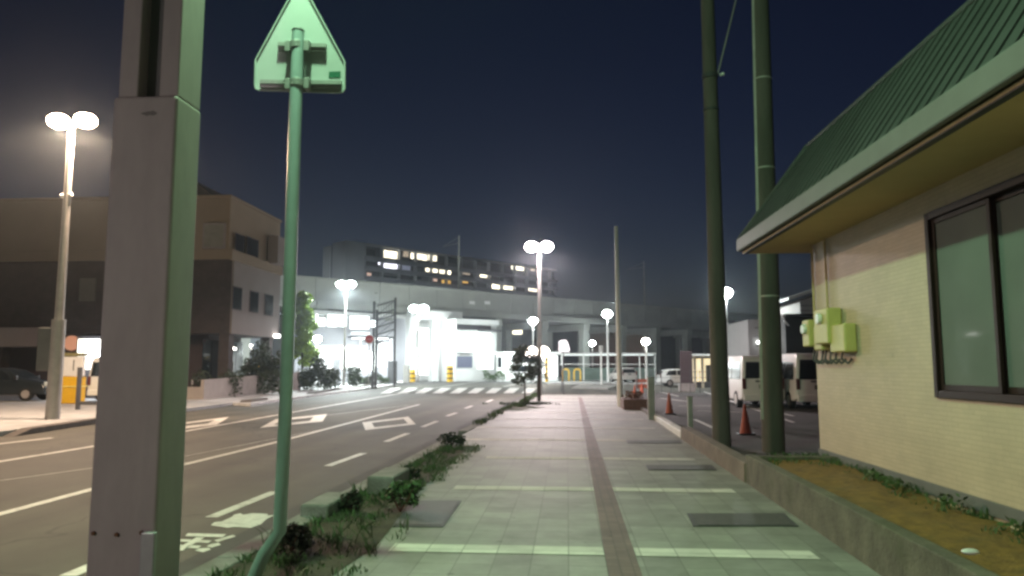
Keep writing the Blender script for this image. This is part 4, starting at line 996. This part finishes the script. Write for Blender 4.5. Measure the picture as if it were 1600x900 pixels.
lamp('tower_light', VP_((q0 + q1) / 2 + .5, TO + 3.0, 4.2) - ORG[sT.name], 520, COOL, sT, .4)
# protective column with yellow stripes
def striped(px, Y, py0, py1, wd, label, name='striped_bollard'):
    p = V(pp(px, 574, Y).x, Y, -.02); z0 = max(-.02, pp(px, py1, Y).z); z1 = pp(px, py0, Y).z
    t = thing(name, label, 'bollard', p, 'yellow and black guard posts')
    MB().cyl(p, V(p.x, p.y, z1), wd / 2, wd / 2, 14).build('shaft', M_yellow, t, smooth=True)
    mb = MB(); z = .3
    while z < z1 - .12: mb.cyl((p.x, p.y, z), (p.x, p.y, z + .16), wd / 2 + .006, wd / 2 + .006, 14); z += .5
    mb.build('stripe', M_black, t)
striped(703, 80, 572, 594, .7, 'yellow and black guard post at the station portal pillar')
striped(645, 79, 578, 594, .6, 'yellow guard post left of the station entrance')
striped(854, 80, 556, 592, .35, 'slim yellow and black post behind the young tree')
for px_, lb in ((884, 'left yellow hoop guard beyond the traffic island'), (902, 'right yellow hoop guard beyond the traffic island')):
    Y = 83; a = pp(px_ - 5, 590, Y); b = pp(px_ + 5, 590, Y); z = pp(px_, 577, Y).z
    t = thing('hoop_guard', lb, 'bollard', (a.x, Y, 0), 'yellow hoop guards')
    MB().tube([V(a.x, Y, 0), V(a.x, Y, z - .2), V(a.x + .15, Y, z), V(b.x - .15, Y, z), V(b.x, Y, z - .2), V(b.x, Y, 0)], .09).build('hoop', M_yellow, t)
# low white kiosk row and covered walkway right of the tower
Yq = 86
a = pp(776, 552, Yq); b = pp(872, 594, Yq)
kr = thing('ticket_office', 'low white office under the viaduct behind the young tree', 'office', (a.x, Yq, 0))
MB().box(a.x, b.x, Yq, Yq + 4, -.1, a.z - .16).build('wall', M_stwhite, kr, bevel=.03)
MB().box(a.x - .3, b.x + .3, Yq - .5, Yq + 4.2, a.z - .15, a.z + .15).build('roof', M_stwhite, kr, bevel=.03)
for q in ((800, 556, 806, 563), (815, 556, 840, 566), (800, 571, 832, 581), (778, 558, 784, 574)):
    u = pp(q[0], q[1], Yq); v = pp(q[2], q[3], Yq); fr = MB().box(u.x - .06, v.x + .06, Yq - .05, Yq - .001, v.z - .06, u.z + .06).build('window', M_white, kr)
    MB().box(u.x, v.x, Yq - .06, Yq - .051, v.z, u.z).build('pane', M_glass, fr)
u = pp(849, 556, Yq); v = pp(871, 588, Yq); MB().box(u.x, v.x, Yq - .06, Yq - .001, v.z, u.z).build('lit_door', ESOFT, kr)
lamp('office_fill', V(a.x + 2.5, Yq - 2.5, 3.4) - ORG[kr.name], 1300, COOL, kr, .4)  # added light without a fixture, brightens the viaduct bays
Yw2 = 84
a = pp(860, 553, Yw2); b = pp(1026, 553, Yw2)
wk = thing('covered_walkway', 'long thin white walkway roof on slim posts along the viaduct', 'walkway', (a.x, Yw2, 0))
MB().box(a.x + 1, b.x, Yw2, Yw2 + 2, a.z - .08, a.z + .09).build('roof', M_stwhite, wk, bevel=.02)
MB().box(a.x + 1.3, b.x - .3, Yw2 + .4, Yw2 + 1.6, a.z - .16, a.z - .085).build('light_strip', emit('walk_light', (.9, 1, .98), 1.2), wk)
for px_ in (878, 912, 940, 972, 1000, 1024): p = pp(px_, 570, Yw2); MB().cyl((p.x, Yw2 + .3, -.02), (p.x, Yw2 + .3, a.z - .09), .07, .07, 8).build('post', M_white, wk)
mb = MB(); z = pp(900, 569, Yw2).z; mb.box(a.x + 1, b.x, Yw2 + .5, Yw2 + .56, z - .05, z + .03); mb.build('handrail', M_white, wk)
mb = MB(); mb.box(a.x + 1.2, b.x, Yw2 + 1.7, Yw2 + 1.73, .1, 1.5); mb.build('glass_screen', mat('screen_glass', (.10, .14, .12), .25, .2, 1), wk)
# bollard lamp with rings, short sign
p = pp(939, 542, 72)
rb = thing('louvre_lamp', 'slim white post with louvred head before the covered walkway', 'bollard lamp', (p.x, 72, -.02))
MB().cyl((p.x, 72, -.1), (p.x, 72, p.z - .5), .09, .08, 10).build('post', M_white, rb)
mb = MB()
for k in range(4): mb.cyl((p.x, 72, p.z - .5 + k * .17), (p.x, 72, p.z - .42 + k * .17), .22, .2, 14)
mb.build('louvre_ring', M_white, rb)
# pentagon sign facing the lamp at the far corner
Ys2 = 46; c = pp(880, 540, Ys2)
s2 = thing('road_sign', 'white pentagonal sign on a dark post at the road corner', 'road sign', (c.x, Ys2, -.12))
pts = [pp(x, y, Ys2) for x, y in ((876, 531.5), (884, 531), (887, 534), (890.5, 545), (890, 550), (874, 550), (872.5, 547), (873, 534))]
MB().prism(pts, (0, .03, 0)).build('sign_panel', M_alu, s2)
MB().cyl((c.x, Ys2 + .08, -.12), (c.x, Ys2 + .08, c.z + .2), .035, .035, 8).build('post', M_dark, s2)
MB().box(c.x - .15, c.x + .15, Ys2 - .02, Ys2 - .003, c.z - .12, c.z - .08).build('bracket_rail', M_bracket, s2)
p = gp(878, 612, -.12)
gpz = thing('guide_post', 'thin dark marker post left of the traffic island', 'post', p)
MB().cyl(p, (p.x, p.y, pp(877, 571, p.y).z), .04, .04, 8).build('shaft', M_dark, gpz)
MB().cyl((p.x, p.y, pp(877, 571, p.y).z + .002), (p.x, p.y, pp(877, 571, p.y).z + .04), .05, .05, 8).build('cap', M_dark, gpz)

# steel lattice gantry
Yg2 = 56
lg = thing('lattice_tower', 'dark steel lattice frame with mesh panels beside the red sign', 'tower', (pp(592, 574, Yg2).x, Yg2, 0))
mb = MB(); xs = [pp(x, 574, Yg2).x for x in (583, 587.5, 608.5)]
ztp = pp(590, 464, Yg2).z
for x, zt_ in ((xs[0], pp(583, 471, Yg2).z), (xs[1], ztp - 1.0)): mb.box(x - .08, x + .08, Yg2 - .08, Yg2 + .08, -.05, zt_)
mb.box(xs[2] - .07, xs[2] + .07, Yg2 + 1.6, Yg2 + 1.74, -.05, ztp + .1)
mb.build('post', M_dark, lg)
mb = MB()
def bar(a, b, r=.045): mb.cyl(a, b, r, r, 6)
for i, yq in enumerate((466, 480, 489, 500, 512, 525)):
    z = pp(590, yq, Yg2).z; bar(V(xs[1], Yg2, z - .6), V(xs[2], Yg2 + 1.67, z), .05)
    if i: bar(V(xs[1], Yg2, z - .6), V(xs[2], Yg2 + 1.67, zprev), .025)
    zprev = z
for k in range(7):
    f = (k + .5) / 7; x = xs[1] + (xs[2] - xs[1]) * f; yq_ = Yg2 + 1.67 * f
    bar(V(x, yq_, pp(590, 489, Yg2).z - .5), V(x, yq_, ztp - .5 + .5 * f), .018)
for k in range(9):
    z = .5 + k * .85; bar(V(xs[0], Yg2, z), V(xs[1], Yg2, z), .02)
mb.build('lattice', M_dark, lg)
for yq in (503, 509): 
    z = pp(590, yq, Yg2).z; MB().box(pp(580, 500, Yg2).x, pp(587, 500, Yg2).x, Yg2 - .16, Yg2 - .09, z - .1, z + .1).build('small_glow', ELIT, lg)
mb = MB()
for i in range(6):
    x = pp(570 + i * 3.2, 600, 53).x; mb.cyl((x, 53, -.02), (x, 53, .85), .03, .03, 6)
mb.cyl((pp(570, 600, 53).x, 53, .85), (pp(586, 600, 53).x, 53, .85), .03, .03, 6); mb.cyl((pp(570, 600, 53).x, 53, .4), (pp(586, 600, 53).x, 53, .4), .03, .03, 6)
tag(mb.build('guard_railing', M_dark), 'short dark railing at the foot of the red sign', 'railing')
Yr = 54; c = pp(577, 530, Yr)
rs = thing('no_entry_sign', 'round red sign with pale rim on a white post near the lattice frame', 'road sign', (c.x, Yr, 0))
MB().cyl((c.x, Yr + .08, -.05), (c.x, Yr + .08, c.z), .04, .04, 8).build('post', M_white, rs)
dsk = MB().cyl(c + V(0, .02, 0), c, .36, .36, 24).build('rim', M_white, rs)
MB().cyl(c + V(0, -.001, 0), c + V(0, -.012, 0), .31, .31, 24).build('red_face', mat('sign_red', (.42, .03, .03), .4, .08), rs)
MB().box(c.x - .2, c.x + .2, Yr - .016, Yr - .0125, c.z - .03, c.z + .03).build('pale_bar', mat('sign_bar', (.55, .2, .19), .5), rs)

# bins, boxes and hedges in front of the station
for px0, py0, px1, py1, Y, lb, m in ((520, 560, 529, 588, 62, 'tall grey locker cabinet left of the white double lamp', M_stwall), (606, 564, 618, 590, 70, 'dark grey cabinet beside the lattice frame', M_dark), (630, 570, 638, 590, 74, 'small pale cabinet before the station entrance', M_conc)):
    a = pp(px0, py0, Y); b = pp(px1, py1, Y)
    t = thing('utility_cabinet', lb, 'cabinet', (a.x, Y, 0), 'cabinets before the station')
    MB().box(a.x, b.x, Y, Y + .6, -.02, a.z).build('body', m, t, bevel=.03)
    MB().box(a.x + .05, b.x - .05, Y - .02, Y - .001, .2, a.z - .12).build('door', m, t, bevel=.005)
def hedge(px0, py0, px1, py1, Y, dep, label, m, n, leaf=.12, group='hedges before the station'):
    a = pp(px0, py0, Y); b = pp(px1, py1, Y); rl = random.Random(px0)
    t = thing('hedge', label, 'hedge', ((a.x + b.x) / 2, Y, 0), group)
    wx = b.x - a.x
    mb = MB()
    for _ in range(n):
        x = rl.random(); h = a.z * (.8 + .25 * math.sin(x * 9 + px0) + rl.uniform(-.08, .08)); fz = rl.random() ** .6
        c = V(a.x + x * wx, Y + rl.random() * dep, max(.05, fz * h))
        mb.leaves(c, (.1, .1, .1), 1, leaf, rl, 0)
    mb.build('foliage', m, t)
    mb = MB()
    for k in range(5): x = a.x + wx * (k + .5) / 5; mb.cyl((x, Y + dep / 2, -.02), (x + rl.uniform(-.1, .1), Y + dep / 2, a.z * .7), .03, .015, 6)
    mb.build('stem', M_bark, t)
hedge(462, 562, 516, 592, 49, 2.2, 'dark green hedge at the foot of the lime lit tree', M_leafd, 2600, .12)
hedge(541, 573, 556, 592, 60, 1.5, 'dark bush right of the white double lamp pole', M_leafd, 900, .12)
hedge(556, 584, 606, 592, 66, 1.2, 'low green shrubs below the station doorway', M_leafd, 900, .12)
hedge(296, 581, 366, 602, 37.5, 1.2, 'low dark shrubs in the office front garden', M_leafd, 1400, .09)
hedge(375, 538, 437, 585, 41.5, 1.6, 'tall dark shrubs behind the garden wall', M_leafd, 2400, .12)
hedge(755, 580, 788, 588, 83, 1.2, 'low green shrub strip right of the stair tower', M_leaf, 600, .12)
hedge(905, 580, 935, 592, 88, 1.5, 'dim green shrubs behind the covered walkway rail', M_leaf, 700, .14)
# garden wall before the office with pale posts
a = pp(300, 590, 36.5); b = pp(462, 578, 44)
gw = thing('garden_wall', 'low pinkish garden wall along the office frontage', 'wall', (a.x, 36.5, 0))
mb = MB(); A0, A1 = gp(318, 624.5), gp(470, 609.5); d = (A1 - A0).normalized(); n = V(-d.y, d.x, 0) * .18
if n.x > 0: n = -n
mb.hexa([V(A0.x, A0.y, -.03), V(A1.x, A1.y, -.03), V(A1.x + n.x, A1.y + n.y, -.03), V(A0.x + n.x, A0.y + n.y, -.03)], [V(A0.x, A0.y, .95), V(A1.x, A1.y, 1.25), V(A1.x + n.x, A1.y + n.y, 1.25), V(A0.x + n.x, A0.y + n.y, .95)])
mb.build('wall_panel', M_fencew, gw, bevel=.02)
MB().hexa([V(A0.x - 5, A0.y + .1, -.03), V(A0.x - .05, A0.y + .1, -.03), V(A0.x - .05, A0.y + .3, -.03), V(A0.x - 5, A0.y + .3, -.03)], [V(A0.x - 5, A0.y + .1, .6), V(A0.x - .05, A0.y + .1, .6), V(A0.x - .05, A0.y + .3, .6), V(A0.x - 5, A0.y + .3, .6)]).build('return_wall', M_fencew, gw)
for px_, y0, y1, m, lb in ((384, 566, 614, M_white, 'pale post standing before the garden wall'), (402, 566, 611, M_yellow, 'yellow post standing before the garden wall')):
    p = gp(px_, y1); z = pp(px_, y0, p.y).z; t = thing('marker_post', lb, 'post', p, 'posts before the garden wall')
    MB().cyl(p + V(.15, -.15, 0), V(p.x + .15, p.y - .15, z), .11, .11, 12).build('shaft', m, t)
    MB().ell((p.x + .15, p.y - .15, z + .0), (.115, .115, .06)).build('cap', m, t, smooth=True)
p = gp(283, 618, 0)
mb = MB(); mb.tube([V(p.x + .6, p.y, 0), V(p.x + .6, p.y, .9), V(p.x + 1.4, p.y + .5, .7), V(p.x + 1.4, p.y + .5, 0)], .05)
tag(mb.build('handrail', M_galv), 'grey handrail at the end of the garden wall', 'handrail')

# ------------------------------------------------------------------ trees
def tree(name, label, base, H, crown_c, blobs, leaf, n, m, trunk_r, seed, limbs=8, cone=False):
    rl = random.Random(seed); t = thing(name, label, 'tree', base)
    mb = MB(); bz = V(*base)
    mb.cyl(bz, bz + V(0, 0, H * .45), trunk_r, trunk_r * .7, 10); mb.cyl(bz + V(0, 0, H * .45), bz + V(.03, 0, H * .92), trunk_r * .7, trunk_r * .15, 8)
    for k in range(limbs):
        z = H * rl.uniform(.3, .8); a = rl.uniform(0, 6.28); l = H * .16
        mb.cyl(bz + V(0, 0, z), bz + V(math.cos(a) * l, math.sin(a) * l, z + l * .7), trunk_r * .35, trunk_r * .08, 6)
    mb.build('trunk', M_bark, t)
    mb = MB()
    for (dx, dy, z, rx, rz_) in blobs: mb.leaves(bz + V(dx, dy, z), (rx, rx, rz_), int(n * rx * rx * rz_), leaf, rl, .2)
    mb.build('crown', m, t)
bt = pp(472, 574, 58); rl = random.Random(5)
bl = []
for k in range(28):
    z = 2.0 + (k / 28) * 5.5; r0 = 1.0 * (1.0 - (z - 2.0) / 8)
    bl.append((rl.uniform(-1, 1) * r0 * .85, rl.uniform(-1, 1) * r0 * .85, z, .40 + r0 * .3, .42))
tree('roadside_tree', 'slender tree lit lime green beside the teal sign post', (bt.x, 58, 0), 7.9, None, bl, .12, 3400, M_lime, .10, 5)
byt = gp(820, 632); rl = random.Random(9); bl = []
for k in range(15):
    f = k / 14; z = 1.0 + f * 1.3; r0 = .55 * (1 - abs(f - .4) * .9); a_ = rl.uniform(0, 6.28)
    bl.append((math.cos(a_) * r0 * .8, math.sin(a_) * r0 * .8, z, .3, .24))
tree('young_tree', 'small dark young tree at the far left corner of the sidewalk', (byt.x, byt.y, 0), 2.4, None, bl, .07, 5200, M_leafd, .045, 9)
mb = MB()
for _ in range(70): mb.blades(V(byt.x + rg.gauss(0, .55), byt.y + rg.gauss(0, .35), 0), 8, .14, .14, rg, .015)
tag(mb.build('tree_pit_grass', M_leafd), 'dark grass round the foot of the young tree', 'grass', kind='stuff')
mb = MB(); mb.sheet([V(byt.x + math.cos(a * .5236) * .75, byt.y + math.sin(a * .5236) * .6, .005) for a in range(12)]); mb.build('tree_pit', mat('pit_soil_shadow', (.03, .022, .018), .95, .4, 6), kind='structure')  # dark disc is pit soil with the tree's shadow patch coloured in
# stake beside the young tree
stk = gp(842, 626)
t = thing('tree_stake', 'rough pole standing right behind the young tree', 'stake', stk)
MB().cyl(stk, stk + V(0, 0, 2.0), .09, .07, 8).build('shaft', M_bark, t)
mb = MB(); rl = random.Random(21)
for k in range(8): mb.leaves(stk + V(rl.uniform(-.25, .25), rl.uniform(-.2, .2), 1.0 + k * .16), (.22, .2, .16), 34, .07, rl, 0)
mb.build('climbing_leaves', M_leafd, t)

# ------------------------------------------------------------------ apartment block behind the viaduct
a0 = pp(540, 375, 200); a0z = a0.z; P0 = V(a0.x, a0.y, 0)
e0 = pp(870, 425, 267); D1 = (V(e0.x, e0.y, 0) - P0); LEN = D1.length; D1.normalize(); N1 = V(D1.y, -D1.x, 0)
l0 = pp(502, 383, 208); D2 = V(-N1.x, -N1.y, 0)
WL = (V(l0.x, l0.y, 0) - P0).length
ap = thing('apartment_block', 'long grey apartment block with scattered lit windows beyond the viaduct', 'apartment block', P0)
def abox(mb, u0, u1, o0, o1, z0, z1):
    q = lambda u, o: P0 + D1 * u + N1 * o
    b = [q(u0, o0), q(u1, o0), q(u1, o1), q(u0, o1)]
    return mb.hexa([p + V(0, 0, z0) for p in b], [p + V(0, 0, z1) for p in b])
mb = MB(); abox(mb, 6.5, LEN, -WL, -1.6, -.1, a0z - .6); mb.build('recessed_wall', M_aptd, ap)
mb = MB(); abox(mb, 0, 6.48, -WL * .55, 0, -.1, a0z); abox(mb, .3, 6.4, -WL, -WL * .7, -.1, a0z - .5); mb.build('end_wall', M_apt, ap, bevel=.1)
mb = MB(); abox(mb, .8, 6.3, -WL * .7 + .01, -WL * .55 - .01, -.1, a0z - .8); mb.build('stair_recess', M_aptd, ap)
mb = MB(); abox(mb, 6.49, LEN, -WL, .2, a0z - .59, a0z - .02); mb.build('roof_slab', M_apt, ap)
FA = P0 + N1 * -1.55
FLH = 2.82; zf = hit(612, 406, FA, N1).z
floors = [zf - FLH * k for k in range(0, 10)]
for z in floors:
    mb = MB(); abox(mb, 6.5, LEN, -1.5, .1, z - 1.25, z - .05); mb.build('balcony', mat('balcony_front', (.17, .175, .20), .8, .12, .3), ap)
mb = MB()
u = 6.6
while u < LEN: abox(mb, u, u + .25, -1.5, -.05, zf - 9 * FLH, a0z - .6); u += 6.1
mb.build('party_wall', M_apt, ap)
WW = emit('window_warm', (1, .90, .68), 3.2, .5, .6); WV = emit('window_cool', (.90, .88, 1), 2.8, .5, .6); WD = emit('window_dim', (1, .78, .55), .45, .5, .8); WO = emit('window_orange', (1, .55, .08), .8, .4, .8); WP = emit('window_pink', (1, .65, .5), .7, .3); WB = emit('window_blue', (.6, .65, .9), .25, .3)
for q, m in (((547, 405, 565, 417), WW), ((547, 425, 567, 436), WW), ((573, 426, 580, 435), WP), ((600, 391, 624, 405), WW), ((630, 392, 638, 402), WD), ((642, 395, 667, 407), WW), ((669, 398, 682, 408), WW),
             ((591, 409, 598, 414), WV), ((600, 410, 624, 422), WV), ((628, 414, 641, 423), WB), ((665, 417, 683, 426), WW), ((677, 435, 683, 440), WP), ((687, 418, 704, 429), WW), ((690, 437, 704, 447), WO), ((719, 438, 731, 443), WO),
             ((712, 421, 727, 426), WW), ((721, 425, 734, 430), WD), ((740, 423, 746, 427), WD), ((750, 424, 761, 434), WW), ((761, 429, 767, 434), WD), ((771, 427, 781, 430), WB), ((785, 428, 792, 431), WB), ((799, 412, 818, 423), WW), ((819, 415, 826, 421), WD),
             ((769, 443, 780, 453), WW), ((782, 444, 801, 453), WW), ((829, 433, 841, 436), WD), ((826, 449, 841, 456), WW), ((829, 418, 836, 424), WD)):
    fpanel(*q, m, 'lit_window', ap, fp=FA, nf=N1, dv=D1, th=.08)
for q in ((552, 386, 586, 400), (597, 430, 626, 441), (642, 431, 658, 437), (700, 402, 722, 413), (740, 407, 766, 417)):
    fpanel(*q, M_glass, 'dark_window', ap, fp=FA, nf=N1, dv=D1, th=.08)
# small house seen through a bay of the viaduct
hb = V(pp(810, 574, 150).x, 150, 0)
h2 = thing('distant_house', 'dark distant house with one lit window seen through the viaduct', 'house', hb)
MB().box(hb.x - 12, hb.x + 12, 150, 160, -.1, 13).build('wall', M_aptd, h2)
MB().prism([V(hb.x - 12.6, 149.5, 13.01), V(hb.x + 12.6, 149.5, 13.01), V(hb.x + 12.6, 155, 15), V(hb.x - 12.6, 155, 15)], (0, 0, .2)).build('roof', M_dark, h2)
a = pp(801, 514, 149.9); b = pp(816, 522, 149.9); MB().box(a.x, b.x, 149.85, 149.98, b.z, a.z).build('lit_window', WW, h2)

# dark town behind everything, low blocks
for k, (px0, px1, py, Y, lb) in enumerate(((1030, 1135, 520, 170, 'dark distant block behind the right end of viaduct'), (1140, 1300, 505, 120, 'dark distant block behind the white wall building'))):
    a = pp(px0, py, Y); b = pp(px1, py, Y)
    t = thing('distant_building', lb, 'building', (a.x, Y, 0), 'dark distant blocks')
    MB().box(a.x, b.x, Y, Y + 15, -.1, a.z).build('wall', M_aptd, t)
    MB().box(a.x - .3, b.x + .3, Y - .3, Y + 15.3, a.z + .01, a.z + .5).build('roof', M_dark, t)

# ------------------------------------------------------------------ air
hz = MB().box(-420, 420, -60, 520, -1.2, 48).build('halo_haze', MC.setdefault('halo_haze', bpy.data.materials.new('halo_haze')), kind='stuff')  # volume added so the lamps get halos like lens bloom
m = MC['halo_haze']; m.use_nodes = True; n_ = m.node_tree.nodes; n_.clear()
o_ = n_.new('ShaderNodeOutputMaterial'); v_ = n_.new('ShaderNodeVolumePrincipled'); v_.inputs['Color'].default_value = (.80, .90, 1.0, 1); v_.inputs['Density'].default_value = HALO_HAZE; v_.inputs['Anisotropy'].default_value = .82
L(m.node_tree, v_.outputs[0], o_.inputs['Volume'])
hz['label'] = 'thin added haze in the air of the street'; hz['category'] = 'halo_haze'
# ------------------------------------------------------------------ render settings
SC.view_settings.view_transform = 'Standard'; SC.view_settings.look = 'None'; SC.view_settings.exposure = 0; SC.view_settings.gamma = 1
SC.render.engine = 'CYCLES'
SC.cycles.use_denoising = True; SC.cycles.max_bounces = 5; SC.cycles.diffuse_bounces = 3; SC.cycles.glossy_bounces = 3
SC.cycles.caustics_reflective = False; SC.cycles.caustics_refractive = False
SC.cycles.pixel_filter_type = 'BLACKMAN_HARRIS'; SC.cycles.filter_width = 2.8
SC.cycles.use_light_tree = True
